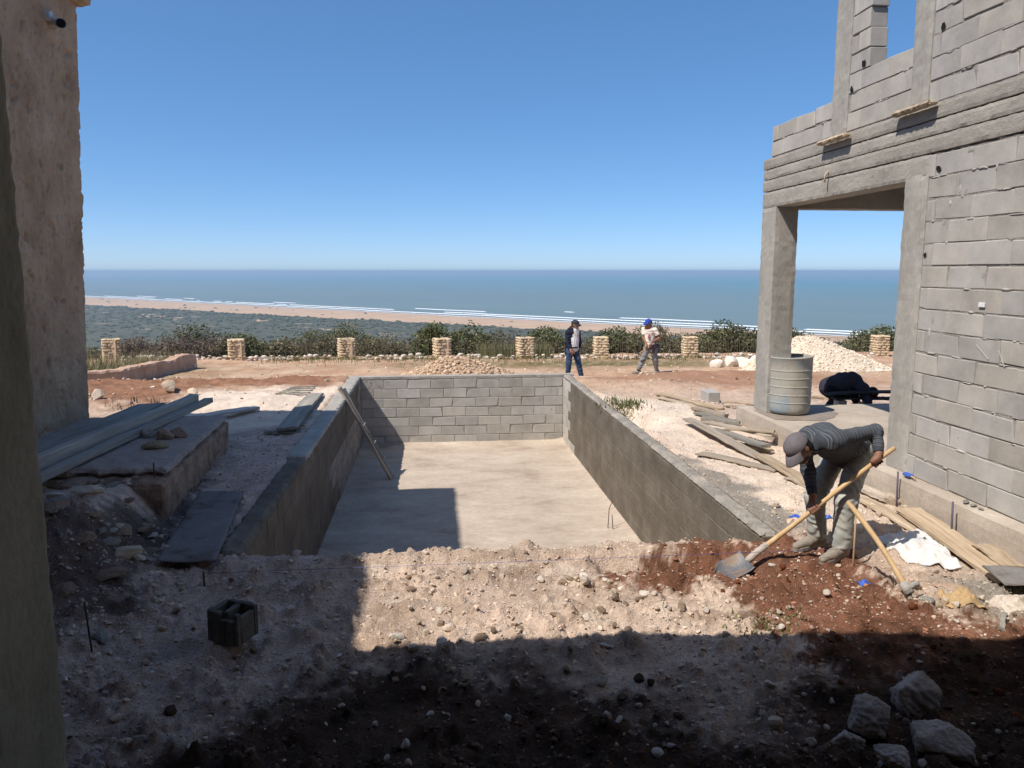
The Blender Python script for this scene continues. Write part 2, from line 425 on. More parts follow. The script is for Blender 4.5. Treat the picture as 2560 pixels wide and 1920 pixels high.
def far_mat(name, rough=.95, spec=.1, bump=0, bscale=.02):
    m = bpy.data.materials.new(name); m.use_nodes = True
    N = m.node_tree.nodes; L = m.node_tree.links; b = N['Principled BSDF']
    at = N.new('ShaderNodeAttribute'); at.attribute_name = 'Col'
    L.new(at.outputs['Color'], b.inputs['Base Color'])
    b.inputs['Roughness'].default_value = rough; b.inputs['Specular IOR Level'].default_value = spec
    if bump:
        n = N.new('ShaderNodeTexNoise'); n.inputs['Scale'].default_value = bscale; n.inputs['Detail'].default_value = 6
        g = N.new('ShaderNodeNewGeometry'); L.new(g.outputs['Position'], n.inputs['Vector'])
        bp = N.new('ShaderNodeBump'); bp.inputs['Strength'].default_value = bump; bp.inputs['Distance'].default_value = 1.5
        L.new(n.outputs['Fac'], bp.inputs['Height']); L.new(bp.outputs[0], b.inputs['Normal'])
    return m
M['sand'] = far_mat('beach_sand'); M['scrubland'] = far_mat('scrub'); M['sea'] = far_mat('sea_water', .42, .35, .6, .03)
M['foam'] = far_mat('foam', .9, .1)
SS = np.linspace(-2600, 4200, 500)
def veg_edge(s): return -(258+30*fbm(s/300., s*0+2.5, 4, .6, 71)+26*fbm(s/40., s*0+1.5, 4, .65, 70)+.07*np.clip(s, -600, 3000))
def beach_z(s, o, x, y):
    dune = sstep(-60, -140, o)*(1+2.2*fbm(x*.012, y*.012, 4, .55, 72, True))
    return -97+.010*np.clip(-o, -30, 400)+dune
def beach_c(s, o, x, y):
    n = fbm(x*.02, y*.02, 4, .6, 73)[:, None]
    wet = sstep(-30, 0, o)[:, None]
    C = np.array([.50, .345, .225])*(1+.22*n)
    return C*(1-wet)+wet*np.array([.30, .235, .18])
strip_grid(SS, np.linspace(-520, 12, 70), beach_z, beach_c, 'beach', M['sand'])
SP = np.linspace(-2600, 4200, 420)
OP = np.concatenate([-np.geomspace(2600, 200, 130)+0])
def plain_z(s, o, x, y):
    e = o-veg_edge(s)
    return -96.6+sstep(150, -150, e)*0+np.where(e > 0, -18*sstep(0, 40, e), 0)+6.5+2*fbm(x*.008, y*.008, 4, .55, 74)
def plain_c(s, o, x, y):
    n = fbm(x*.01, y*.01, 5, .6, 75)[:, None]; n2 = fbm(x*.05, y*.05, 4, .6, 76)[:, None]
    C = np.array([.088, .092, .062])*(1+.35*n+.35*n2)
    sp = sstep(.30, .46, fbm(x*.022+5, y*.022, 4, .65, 77))[:, None]
    return C*(1-sp)+sp*np.array([.36, .27, .19])
strip_grid(SP, OP, plain_z, plain_c, 'coastal_plain', M['scrubland'])

def tufts(name, s, o, size, cols, zf):
    """low rounded shrubs seen from far off: one mass nobody could count"""
    ico = bmesh.new(); bmesh.ops.create_icosphere(ico, subdivisions=1, radius=1)
    V0 = np.array([v.co[:] for v in ico.verts]); F0 = np.array([[v.index for v in f.verts] for f in ico.faces]); ico.free()
    n = len(s); X, Y = shore_xy(s, o); Z = zf(s, o, X, Y)
    J = V0[None]*(1+.3*rng.standard_normal((n, len(V0), 1)))*size[:, None, None]*np.array([1.2, 1.2, .6])
    V = J+np.stack([X, Y, Z], 1)[:, None]
    F = F0[None]+(np.arange(n)*len(V0))[:, None, None]
    C = np.repeat(cols, len(V0), 0)
    me = mesh_np(name, V.reshape(-1, 3), F.reshape(-1, 3), False, {'Col': C})
    return tag(link(name, me, M['scrubland']), kind='stuff')
n = 11000
s = rng.uniform(-2200, 3900, n); o = veg_edge(s)-rng.exponential(260, n)+22*rng.standard_normal(n)
c = np.array([.080, .086, .056])*(1+.18*rng.standard_normal((n, 1)))
tufts('scrub_vegetation', s, o, rng.uniform(1.6, 4.4, n), np.clip(c, .012, .2), plain_z)
n = 260
s = rng.uniform(-1500, 3000, n); o = rng.uniform(-280, -60, n); q = fbm(s/120, o/60, 3, .5, 79); k = q > .12
s = s[k]; o = o[k]
tufts('dune_scrub', s, o, rng.uniform(1.5, 5, len(s)), np.tile([[.10, .085, .055]], (len(s), 1)), beach_z)

def build_sea():
    s = np.concatenate([-np.geomspace(60000, 2700, 30), np.linspace(-2600, 4200, 120), np.geomspace(4400, 60000, 30)])
    o = np.concatenate([np.linspace(-20, 600, 50), np.geomspace(640, 52000, 60)])
    def cf(s, o, x, y):
        n = fbm(x*.004, y*.0015, 4, .5, 81)[:, None]; n2 = fbm(s/900., o/120., 4, .6, 82)[:, None]
        k = sstep(200, 6000, o)[:, None]
        near = np.array([.145, .195, .175]); deep = np.array([.022, .20, .225])
        C = (near*(1-k)+k*deep)*(1+.10*n+.14*n2)
        b = sstep(90, -10, o)[:, None]
        return C*(1-b*.6)+b*.6*np.array([.25, .22, .18])
    return strip_grid(s, o, lambda s, o, x, y: np.full(len(s), -97.0), cf, 'sea', M['sea'])
build_sea()

def build_foam():
    V = []; F = []
    def band(off, w, lo, hi, thr, seed, h):
        s = np.arange(lo, hi, 9.0)
        m = fbm(s/330., s*0+seed, 5, .55, 90+seed)
        wob = 14*fbm(s/160., s*0+seed+.5, 4, .55, 120+seed)
        wid = w*.8*np.clip((m-thr)*3.2, 0, 1.3)*np.clip(.75+.9*fbm(s/28., s*0+seed+3.5, 3, .6, 150+seed), .12, 1.4)*(.7+.6*rng.random(len(s)))
        for i in range(len(s)-1):
            if wid[i] <= .4 and wid[i+1] <= .4: continue
            k = len(V)
            for q in (i, i+1):
                for dd, zz in ((-.5, 0), (-.15, h), (.5, 0)):
                    x, y = shore_xy(s[q], off+wob[q]+dd*wid[q])
                    V.append((float(x), float(y), -96.9+(zz if wid[q] > .4 else 0)))
            F.append((k, k+3, k+4, k+1)); F.append((k+1, k+4, k+5, k+2))
    band(3, 8, -2000, 4000, -.9, 1, .4)
    band(45, 12, -2000, 4000, -.5, 2, 1.2)
    band(100, 13, -2000, 4000, -.12, 3, 1.3)
    band(175, 13, -2000, 4000, .15, 4, 1.3)
    band(290, 14, -2000, 3600, .38, 5, 1.3)
    V = np.array(V); F = np.array(F)
    C = np.tile([[.86, .88, .90]], (len(V), 1))
    tag(link('surf_foam', mesh_np('surf_foam', V, F, True, {'Col': C}), M['foam']), kind='stuff')
build_foam()
# ---- air over the coast: pale, even haze
hz = bpy.data.materials.new('haze_air'); hz.use_nodes = True
hN = hz.node_tree.nodes; hN.remove(hN['Principled BSDF'])
hv = hN.new('ShaderNodeVolumePrincipled')
hv.inputs['Color'].default_value = (.58, .79, 1.0, 1); hv.inputs['Density'].default_value = 1.45e-4
hv.inputs['Anisotropy'].default_value = .1
hz.node_tree.links.new(hv.outputs[0], hN['Material Output'].inputs['Volume'])
bm = bmesh.new(); bmesh.ops.create_cube(bm, size=1)
bmesh.ops.transform(bm, matrix=Matrix.Translation((0, 24000, -44.5)) @ Matrix.Diagonal((170000, 160000, 110, 1)), verts=bm.verts)
me = bpy.data.meshes.new('haze'); bm.to_mesh(me); bm.free()
tag(link('haze', me, hz), kind='stuff')
# ------------------------------------------------------------------ mesh builders
def box_bm(bm, lo, hi, bevel=0, jit=0):
    g = bmesh.ops.create_cube(bm, size=1)
    vs = g['verts']
    c = (Vector(lo)+Vector(hi))/2; d = Vector(hi)-Vector(lo)
    for v in vs: v.co = Vector((v.co.x*d.x, v.co.y*d.y, v.co.z*d.z))+c+Vector([random.uniform(-jit, jit) for _ in range(3)])
    if bevel:
        es = list({e for v in vs for e in v.link_edges})
        bmesh.ops.bevel(bm, geom=es, offset=bevel, segments=1, affect='EDGES')

def bm_obj(name, bm, mt, parent=None, loc=None, Mx=None, smooth=False):
    me = bpy.data.meshes.new(name)
    bmesh.ops.recalc_face_normals(bm, faces=bm.faces[:])
    bm.to_mesh(me); bm.free()
    if smooth:
        for p in me.polygons: p.use_smooth = True
    return link(name, me, mt, parent, loc, Mx)

def box(name, lo, hi, mt, parent=None, bevel=.01, jit=0):
    bm = bmesh.new(); box_bm(bm, lo, hi, bevel, jit)
    return bm_obj(name, bm, mt, parent)

def rough_box(name, lo, hi, mt, parent=None, seg=.12, amp=.012, freq=5, seed=0, edge=.03, fixed=None):
    """box cut into small faces, surface and arrises uneven as cast or plastered by hand"""
    lo = np.array(lo, float); hi = np.array(hi, float); d = hi-lo
    n = np.maximum(1, np.ceil(d/seg).astype(int))
    V = []; F = []; 
    for ax in range(3):
        a, b = [(1, 2), (2, 0), (0, 1)][ax]
        for side in (0, 1):
            u = np.linspace(0, 1, n[a]+1); w = np.linspace(0, 1, n[b]+1)
            U, W = np.meshgrid(u, w, indexing='ij')
            P = np.zeros(U.shape+(3,)); P[..., ax] = side; P[..., a] = U; P[..., b] = W
            k = sum(len(v) for v in V)
            idx = np.arange(U.size).reshape(U.shape)+k
            q = np.stack([idx[:-1, :-1], idx[1:, :-1], idx[1:, 1:], idx[:-1, 1:]], -1).reshape(-1, 4)
            V.append(P.reshape(-1, 3)); F.append(q if side else q[:, ::-1])
    V = np.concatenate(V); F = np.concatenate(F)
    P = lo+V*d
    # rounded, slightly eaten arrises
    q = np.minimum(V*d, (1-V)*d); 
    ed = np.sort(q, 1)[:, 1]
    c = (lo+hi)/2
    key = P[:, 0]*1.7+P[:, 1]*1.3; key2 = P[:, 2]*1.9+P[:, 0]*.7-P[:, 1]*.4
    nz = fbm(key*freq, key2*freq, 4, .6, seed)
    ea = edge*(.5+.9*np.clip(fbm(key*freq*1.7, key2*freq*1.7, 3, .6, seed+3)+.2, 0, 1))*np.clip(1-ed/(seg*.6), 0, 1)
    dirv = np.where(V < 1e-6, 1., np.where(V > 1-1e-6, -1., 0.))
    P = P+dirv*ea[:, None]*.5+dirv*(amp*nz)[:, None]
    return P, F

def rbox(name, lo, hi, mt, parent=None, **k):
    P, F = rough_box(name, lo, hi, mt, **k)
    return link(name, mesh_np(name, P, F, False), mt, parent)

BLOCKS = []
def make_blocks():
    for i in range(9):
        bm = bmesh.new()
        box_bm(bm, (-.25, -.1, -.1), (.25, .1, .1), 0)
        for v in bm.verts: v.co += Vector((random.uniform(-.003, .003), random.uniform(-.0025, .0025), random.uniform(-.003, .003)))
        bmesh.ops.bevel(bm, geom=bm.edges[:], offset=.0055, segments=1, affect='EDGES')
        if i % 3 == 2:                                           # a knocked corner
            c = Vector((random.choice((-.25, .25)), 0, random.choice((-.1, .1))))
            r = random.uniform(.03, .06)
            for v in bm.verts:
                dd = math.hypot(v.co.x-c.x, v.co.z-c.z)
                if dd < r: v.co.x -= math.copysign((r-dd)*.7, c.x); v.co.z -= math.copysign((r-dd)*.35, c.z)
        me = bpy.data.meshes.new('block'); bmesh.ops.recalc_face_normals(bm, faces=bm.faces[:]); bm.to_mesh(me); bm.free()
        BLOCKS.append(me)
make_blocks()
_bl = {}
def block_mesh(i, mt):
    k = (i, mt.name)
    if k not in _bl:
        me = BLOCKS[i].copy(); me.materials.clear(); me.materials.append(mt); _bl[k] = me
    return _bl[k]

def lay_blocks(parent, p0, u, z0, n, spans, mt, thick=.2, bl=.51, bh=.21, gh=.011, gv=.006, off0=.0, jit=.0035, holes=(), mtf=None, name='block'):
    """courses of blocks in running bond; p0 = face corner, u = run of the wall, face normal = u x up reversed side"""
    u = Vector(u).normalized(); up = Vector((0, 0, 1)); nrm = up.cross(u)          # nrm points out of the -nrm face... body lies along +/-
    out = []
    for i in range(n):
        for (a, b) in spans(i):
            s = a-((off0+(i % 2)*.255+.03*math.sin(i*2.1)) % bl)
            while s < b-1e-6:
                s0 = max(s, a); s1 = min(s+bl, b); s += bl
                L = s1-s0-gv
                if L < .05: continue
                if any(hc == i and s0 <= hs < s1 for hc, hs in holes): pass
                h = bh-gh*random.uniform(.5, 1.35)
                c = Vector(p0)+u*((s0+s1)/2)+Vector((0, 0, z0+i*bh+h/2+.0015))
                c += nrm*(thick/2*LAY_SIDE+random.uniform(-jit, jit))
                m = mtf(i, s0, s1) if mtf else mt
                R = Matrix((u, nrm, up)).transposed().to_4x4()
                R = R @ Matrix.Rotation(random.uniform(-.006, .006), 4, 'Y')
                Mx = Matrix.Translation(c) @ R @ Matrix.Diagonal((L/.5, thick/.2, h/.2, 1))
                out.append(link(name, block_mesh(random.randrange(9), m), None, parent, M=Mx))
    return out
LAY_SIDE = 1

# ------------------------------------------------------------------ the unfinished pool
pool = empty('swimming_pool', (0.6, 11.6, -1.5), 'unfinished concrete block swimming pool pit dug in the middle of the yard', 'pool')
PX0, PX1, PY0, PY1, PZ = -1.62, 2.87, 6.28, 16.9, -1.53
def pool_floor():
    nx, ny = 110, 260
    xs = np.linspace(PX0-.05, PX1+.05, nx); ys = np.linspace(PY0-.05, PY1+.05, ny)
    Yg, Xg = np.meshgrid(ys, xs, indexing='ij'); X = Xg.ravel(); Y = Yg.ravel()
    Z = PZ+.008*fbm(X*.8, Y*7, 4, .6, 200)+.010*fbm(X*1.2, Y*1.2, 3, .5, 201)
    Z += .06*np.exp(-np.maximum(X-PX0, 0)/.12)*(.5+fbm(X*3, Y*3, 3, .6, 202)) + .05*np.exp(-np.maximum(PX1-X, 0)/.12)
    Z += .05*np.exp(-np.maximum(PY1-Y, 0)/.08)
    idx = np.arange(nx*ny).reshape(ny, nx)
    Q = np.stack([idx[:-1, :-1], idx[:-1, 1:], idx[1:, 1:], idx[1:, :-1]], -1).reshape(-1, 4)
    link('floor', mesh_np('floor', np.stack([X, Y, Z], 1), Q, True), M['floor'], pool)
pool_floor()
# far wall: seven bare courses
LAY_SIDE = 1
fw_core = rbox('wall', (PX0-.3, PY1+.006, -1.7), (PX1+.22, PY1+.19, -.028), M['mortar'], pool, seg=.06, amp=.009, freq=6, edge=.0, seed=61)
lay_blocks(fw_core, (PX0, PY1, 0), (1, 0, 0), PZ, 7, lambda i: [(0, PX1-PX0)], M['poolblock'], gh=.016, gv=.011)
rbox('coping', (PX0-.42, PY1-.004, -.056), (PX1+.25, PY1+.235, .004), M['concrete'], pool, seg=.07, amp=.006, edge=.012, seed=3)
M['dirtyshadeconcrete'] = mat('dirty_shade_concrete', [(.3, (.19, .17, .145)), (.5, (.27, .25, .22)), (.7, (.40, .35, .29))], scale=3, rough=1, bump=.7, bscale=28, bdist=.012, objrand=0, spec=.05, fine=.16)
# right wall: a strip of bare blocks at the far corner, the rest under brown cement render
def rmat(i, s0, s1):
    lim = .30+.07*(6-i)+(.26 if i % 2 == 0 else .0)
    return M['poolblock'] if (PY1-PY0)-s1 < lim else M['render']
LAY_SIDE = -1
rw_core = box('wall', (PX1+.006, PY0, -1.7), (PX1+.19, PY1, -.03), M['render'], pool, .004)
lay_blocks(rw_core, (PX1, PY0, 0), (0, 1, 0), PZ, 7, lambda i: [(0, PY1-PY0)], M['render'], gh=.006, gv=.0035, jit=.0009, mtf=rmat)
rbox('coping', (PX1-.006, PY0, -.07), (PX1+.17, PY1+.0, .0), M['dirtyshadeconcrete'], pool, seg=.045, amp=.016, edge=.055, freq=7, seed=5)
# left wall, in the shade: rendered, bare blocks low down at the far end, thick trowelled top
def lmat(i, s0, s1): return M['dirtyshadeconcrete'] if (i < 4 and s0 > 6.6-.5*i) or s0 > 9.9 else M['render']  # bare blocks take a darker material, their shade put into the colour
LAY_SIDE = 1
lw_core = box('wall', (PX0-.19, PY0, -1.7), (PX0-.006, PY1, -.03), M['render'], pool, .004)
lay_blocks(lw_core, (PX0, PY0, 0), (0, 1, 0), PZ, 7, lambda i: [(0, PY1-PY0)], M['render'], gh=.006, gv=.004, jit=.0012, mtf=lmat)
rbox('coping', (PX0-.25, 9.6, -.08), (PX0+.006, PY1+.0, .008), M['concrete'], pool, seg=.05, amp=.016, edge=.035, seed=6)
rbox('coping', (PX0-.22, PY0, -.08), (PX0+.006, 9.59, -.002), M['render'], pool, seg=.05, amp=.02, edge=.05, seed=8)
box('wall', (PX0, PY0-.2, -1.7), (PX1, PY0-.002, -.16), M['render'], pool, .004)
# bent starter bars left in the pool floor
def tube_bm(bm, pts, r, seg=8, cap=True, r2=None):
    pts = [Vector(p) for p in pts]; rings = []
    n = len(pts)
    prev = None
    for i, p in enumerate(pts):
        t = (pts[min(i+1, n-1)]-pts[max(i-1, 0)]).normalized()
        a = prev if prev is not None else (Vector((0, 0, 1)) if abs(t.z) < .9 else Vector((1, 0, 0)))
        x = (a-t*a.dot(t)).normalized(); prev = x; y = t.cross(x)
        rr = (r[i] if isinstance(r, (list, tuple)) else (r if r2 is None else r+(r2-r)*i/(n-1)))
        rings.append([bm.verts.new(p+x*rr*math.cos(2*math.pi*k/seg)+y*rr*math.sin(2*math.pi*k/seg)) for k in range(seg)])
    for a, b in zip(rings, rings[1:]):
        for k in range(seg): bm.faces.new((a[k], a[(k+1) % seg], b[(k+1) % seg], b[k]))
    if cap: bm.faces.new(rings[0][::-1]); bm.faces.new(rings[-1])
def tube(name, pts, r, mt, parent=None, seg=8, smooth=True, r2=None):
    bm = bmesh.new(); tube_bm(bm, pts, r, seg, True, r2)
    o = bm_obj(name, bm, mt, parent, smooth=smooth)
    return o
tube('starter_bar', [(2.55, 10.9, -1.55), (2.57, 10.92, -1.22), (2.62, 10.93, -1.12)], .006, M['rust'], pool)
tube('starter_bar', [(2.62, 10.85, -1.55), (2.60, 10.86, -1.30)], .006, M['rust'], pool)

# ------------------------------------------------------------------ the block house on the right
FX = 4.78
hou = empty('unfinished_house', (6.8, 8.0, 0), 'raw grey concrete block house shell with open porch, bare columns and empty window', 'house')
LAY_SIDE = -1
rbox('foundation', (4.60, 3.2, -.5), (9.4, 11.25, .25), M['slab'], hou, seg=.11, amp=.0035, edge=.03, seed=11)
# ground-floor block wall
w1 = rbox('block_wall', (FX+.0065, 3.2, .2), (FX+.188, 7.2, 3.40), M['mortar'], hou, seg=.045, amp=.009, freq=7, edge=.0, seed=62)
lay_blocks(w1, (FX, 3.2, 0), (0, 1, 0), .252, 15, lambda i: [(0, 4.0)], M['block'], gh=.013, gv=.0035, jit=.004, off0=.2)
# mortar squeezed and smeared along the joints: small uneven pads nobody could count
def smears(parent, y0, y1, z0, n, count, seed, x=FX):
    r = np.random.default_rng(seed); V = []; F = []
    for i in range(count):
        z = z0+.21*r.integers(1, n)-.004+r.normal(0, .004); y = r.uniform(y0+.05, y1-.05); w = r.uniform(.015, .10)*(2 if r.random() < .15 else 1); h = r.uniform(.005, .016)
        if r.random() < .2: z += r.uniform(-.1, .1); w, h = h*1.2, r.uniform(.03, .09)
        k = len(V); m = 9; t = r.uniform(.0002, .0022)
        for q in range(m):
            a = 2*math.pi*q/m; s = r.uniform(.55, 1.15); V.append((x+.004, y+w*s*math.cos(a), z+h*s*math.sin(a)))
        for q in range(m):
            a = 2*math.pi*q/m; s = r.uniform(.3, .65); V.append((x-.004-t, y+w*s*math.cos(a), z+h*s*math.sin(a)))
        for q in range(m): F.append((k+q, k+(q+1) % m, k+m+(q+1) % m, k+m+q))
        V.append((x-.006-t, y, z)); c = len(V)-1
        for q in range(m): F.append((k+m+q, k+m+(q+1) % m, c, c))
    Q = np.array([f for f in F if f[2] != f[3]]); T = np.array([f[:3] for f in F if f[2] == f[3]])
    o = link('mortar_smears', mesh_np('mortar_smears', np.array(V), [Q, T], False), M['smear'], parent); o['kind'] = 'stuff'
M['smear'] = mat('mortar_smear', [(.3, (.30, .28, .25)), (.5, (.40, .37, .335)), (.7, (.52, .485, .44))], scale=5, rough=1, bump=.6, bscale=70, bdist=.006, objrand=0, spec=.05)
smears(hou, 3.2, 7.2, .252, 15, 130, 71)
# columns
rbox('column', (FX-.006, 7.2, .2), (FX+.36, 7.58, 3.24), M['concrete'], hou, seg=.07, amp=.010, edge=.022, seed=13)
rbox('column', (FX-.004, 10.56, .2), (FX+.34, 11.02, 3.20), M['concrete'], hou, seg=.07, amp=.010, edge=.022, seed=14)
# ring beam, cast in boards: four lifts set a little in or out of each other
for k, (z0, z1, dx) in enumerate(((3.19, 3.42, .0), (3.42, 3.585, -.009), (3.585, 3.73, -.004), (3.73, 3.885, -.011))):
    rbox('ring_beam', (FX+dx, 3.2 if k else 7.2, z0), (FX+.30, 11.03, z1-.004), M['beam'], hou, seg=.045, amp=.005, freq=8, edge=.017, seed=20+k)
rbox('ring_beam', (FX+.002, 3.2, 3.40), (FX+.28, 7.22, 3.425), M['mortar'], hou, seg=.05, amp=.02, edge=.03, seed=26)
# porch ceiling and the beam on its sea side
rbox('ceiling_slab', (FX+.302, 7.2, 3.52), (9.4, 10.73, 3.88), M['concrete'], hou, seg=.3, amp=.01, seed=31)
rbox('cross_beam', (FX+.302, 10.74, 3.17), (9.4, 11.03, 3.88), M['beam'], hou, seg=.12, amp=.008, seed=32)
rbox('column', (9.05, 10.7, .2), (9.4, 11.02, 3.165), M['concrete'], hou, seg=.15, amp=.01, seed=33)
box('block_wall', (FX+.37, 7.25, .252), (9.3, 7.43, 3.51), M['mortar'], hou, .003)
# upper storey
box('mortar_bed', (FX+.014, 9.16, 3.86), (FX+.186, 10.78, 4.285), M['mortar'], hou, .003)
up = box('block_wall', (FX+.013, 7.59, 3.86), (FX+.187, 8.79, 4.49), M['mortar'], hou, .003)
lay_blocks(up, (FX, 9.16, 0), (0, 1, 0), 3.89, 2, lambda i: [(0, 1.64-.02*i)], M['block'], gh=.012, off0=.33)
lay_blocks(up, (FX, 7.59, 0), (0, 1, 0), 3.89, 3, lambda i: [(0, 1.20)], M['block'], gh=.012, off0=.1)
lay_blocks(up, (FX, 8.40, 0), (0, 1, 0), 4.52, 12, lambda i: [(0, .385)], M['block'], gh=.014, off0=.0)
box('mortar_bed', (FX+.013, 8.43, 4.5), (FX+.187, 8.79, 7.03), M['mortar'], hou, .003)
rbox('column', (FX-.010, 8.785, 3.87), (FX+.25, 9.155, 7.1), M['concrete'], hou, seg=.07, amp=.010, edge=.02, seed=35)
rbox('column', (FX-.012, 7.295, 3.87), (FX+.25, 7.60, 7.1), M['concrete'], hou, seg=.07, amp=.010, edge=.02, seed=36)
uw = rbox('block_wall', (FX+.0065, 3.2, 3.86), (FX+.188, 7.3, 7.2), M['mortar'], hou, seg=.05, amp=.009, freq=7, edge=.0, seed=63)
lay_blocks(uw, (FX, 3.2, 0), (0, 1, 0), 3.89, 16, lambda i: [(0, 4.09)], M['block'], gh=.015, gv=.0035, jit=.004, off0=.13)
smears(hou, 3.2, 7.3, 3.89, 16, 110, 72); smears(hou, 7.62, 8.78, 3.89, 3, 9, 73); smears(hou, 9.18, 10.76, 3.89, 2, 7, 74)
box('block_wall', (FX+.4, 3.2, 3.89), (9.3, 3.4, 7.0), M['mortar'], hou, .003)
# offcuts of board still stuck under the upper columns
def ledger(y0, y1, z):
    P, F = rough_box('', (FX-.125, y0, z-.026), (FX-.026, y1, z+.026), None, seg=.03, amp=.012, edge=.03, freq=14, seed=int(y0*10))
    return link('ledger_board', mesh_np('ledger_board', P, F), M['wood'], hou)
ledger(7.10, 7.74, 3.87); ledger(8.62, 9.28, 3.83)
# flat black patches on the wall, painted for the shade inside knocked-out cells
def hollow(y, z, w, h, seed, x=FX):
    r = random.Random(seed); bm = bmesh.new()
    n = 6; ring = []; deep = []
    for k in range(n):
        a = 2*math.pi*k/n; q = r.uniform(.35, 1.0)
        ring.append(bm.verts.new((x-.0075, y+w/2*q*math.cos(a), z+h/2*q*math.sin(a))))
        deep.append(bm.verts.new((x-.0045, y+w/2*q*.72*math.cos(a), z+h/2*q*.72*math.sin(a))))
    for k in range(n): bm.faces.new((ring[k], ring[(k+1) % n], deep[(k+1) % n], deep[k]))
    bm.faces.new(deep[::-1])
    return bm_obj('hollow', bm, M['hole_shade'], hou)
M['hole_shade'] = flat('cell_shade_black', (.012, .011, .010), 1)
hollow(8.50, 4.565, .16, .10, 1); hollow(8.71, 4.345, .10, .11, 2); hollow(7.06, 3.255, .13, .10, 3); hollow(7.16, 2.455, .10, .09, 4); hollow(7.15, 4.56, .08, .09, 5)
# white tag on the wall, a nail and chalk marks
box('wall_tag', (FX-.016, 6.27, 1.985), (FX-.003, 6.345, 2.025), flat('white_tag', (.75, .75, .75)), hou, .002)
tube('nail', [(FX-.001, 9.14, 3.50), (FX-.06, 9.12, 3.44), (FX-.065, 9.11, 3.36)], .011, M['wood'], hou)
M['chalk'] = flat('chalk', (.50, .48, .45), 1)
def chalk(a, b, w):
    a = Vector((FX-.0085, *a)); b = Vector((FX-.0085, *b)); d = (b-a).normalized(); s = Vector((0, -d.z, d.y))*w
    bm = bmesh.new()
    vs = [bm.verts.new(p) for p in (a+s*.6, b+s, b-s*.8, a-s)]
    bm.faces.new(vs); bm_obj('chalk_mark', bm, M['chalk'], hou)
chalk((6.17, 1.545), (6.34, 1.655), .010); chalk((5.975, 1.50), (6.06, 1.63), .008)
chalk((6.03, 1.02), (6.045, 1.11), .006); chalk((6.01, 1.02), (6.04, 1.11), .005)
# damp patch round the barrel
def patch(name, pts, z, mt, parent):
    bm = bmesh.new(); bm.faces.new([bm.verts.new((x, y, z)) for x, y in pts])
    return bm_obj(name, bm, mt, parent)
M['damp'] = mat('damp_screed', [(.3, (.22, .18, .145)), (.7, (.31, .26, .21))], scale=5, rough=.6, bump=.3, objrand=0, spec=.3)
pp = [(max(4.70, 5.12+.62*math.cos(a)*(1+.12*math.sin(3*a+1)+.06*math.sin(7*a))), 10.42+.46*math.sin(a)*(1+.1*math.sin(4*a)+.05*math.sin(9*a))) for a in np.linspace(0, 2*math.pi, 40, endpoint=False)]
patch('damp_patch', pp, .2555, M['damp'], hou)

# ------------------------------------------------------------------ the finished house on the left and behind the viewpoint
sth = empty('plastered_house', (-6, 4, 0), 'older house with pitted beige plaster wall and projecting cornice on the left', 'house')
def plaster_wall():
    ny, nz = 240, 320
    ys = np.linspace(-3.0, 10.5, ny); zs = np.linspace(-.3, 5.62, nz)
    ys = np.concatenate([np.linspace(-3, 5.5, 30), np.linspace(5.55, 10.5, 210)])
    Zg, Yg = np.meshgrid(zs, ys, indexing='ij'); Y = Yg.ravel(); Z = Zg.ravel()
    X = -4.56+.20*(Z-.3)/5.3+.018*fbm(Y*1.5, Z*1.5, 4, .5, 301)+.012*fbm(Y*7, Z*5, 3, .6, 302)
    X = X-.030*sstep(.26, .50, fbm(Y*6+2*fbm(Y*3, Z*3, 2, .5, 310), Z*3.6, 4, .62, 311))-.012*sstep(.1, .5, fbm(Y*15, Z*8, 3, .6, 312))
    d, v = cells(Y*7+.8*fbm(Y*5, Z*5, 2, .5, 9), Z*3.6+.9*fbm(Y*2, Z*2, 2, .5, 7), 303)
    pit = np.clip(.34*(.6+.8*fbm(Y*6, Z*6, 2, .5, 8))-d, 0, .3)*sstep(.75, .8, v)
    d2, v2 = cells(Y*13, Z*9, 304); pit2 = np.clip(.3-d2, 0, .3)*sstep(.6, .7, v2)
    X = X-.24*pit-.09*pit2
    ej = sstep(10.3, 10.5, Y)
    Y = Y+ej*(.03*fbm(Z*3, Z*0, 4, .6, 305)+.02*fbm(Z*11, Z*0+.4, 3, .6, 306))+ej*.14*(Z-.3)/5.3
    P1 = np.stack([X, Y, Z], 1); n = len(ys)
    idx = np.arange(len(X)).reshape(nz, n)
    Q = np.stack([idx[:-1, :-1], idx[:-1, 1:], idx[1:, 1:], idx[1:, :-1]], -1).reshape(-1, 4)
    # the sea-facing end runs back from the same edge
    e = P1[idx[:, -1]]
    m = 12; E = np.stack([e+np.array([-1.2*k/m*5, 0, 0])*(k > 0)-np.array([0, .0, 0]) for k in range(m+1)], 1).reshape(-1, 3)
    idy = np.arange(len(E)).reshape(nz, m+1)+len(P1)
    Q2 = np.stack([idy[:-1, :-1], idy[:-1, 1:], idy[1:, 1:], idy[1:, :-1]], -1).reshape(-1, 4)
    link('wall', mesh_np('wall', np.concatenate([P1, E]), np.concatenate([Q, Q2]), True), M['tadelakt'], sth)
plaster_wall()
rbox('cornice', (-10.6, -3.0, 5.56), (-4.20, 10.80, 5.86), M['tadelakt'], sth, seg=.12, amp=.02, edge=.10, seed=41)
rbox('parapet', (-10.5, -3.0, 5.861), (-4.42, 10.45, 6.2), M['tadelakt'], sth, seg=.2, amp=.015, edge=.06, seed=42)
box('roof', (-10.4, -2.9, 5.3), (-4.7, 10.3, 5.55), M['concrete'], sth)
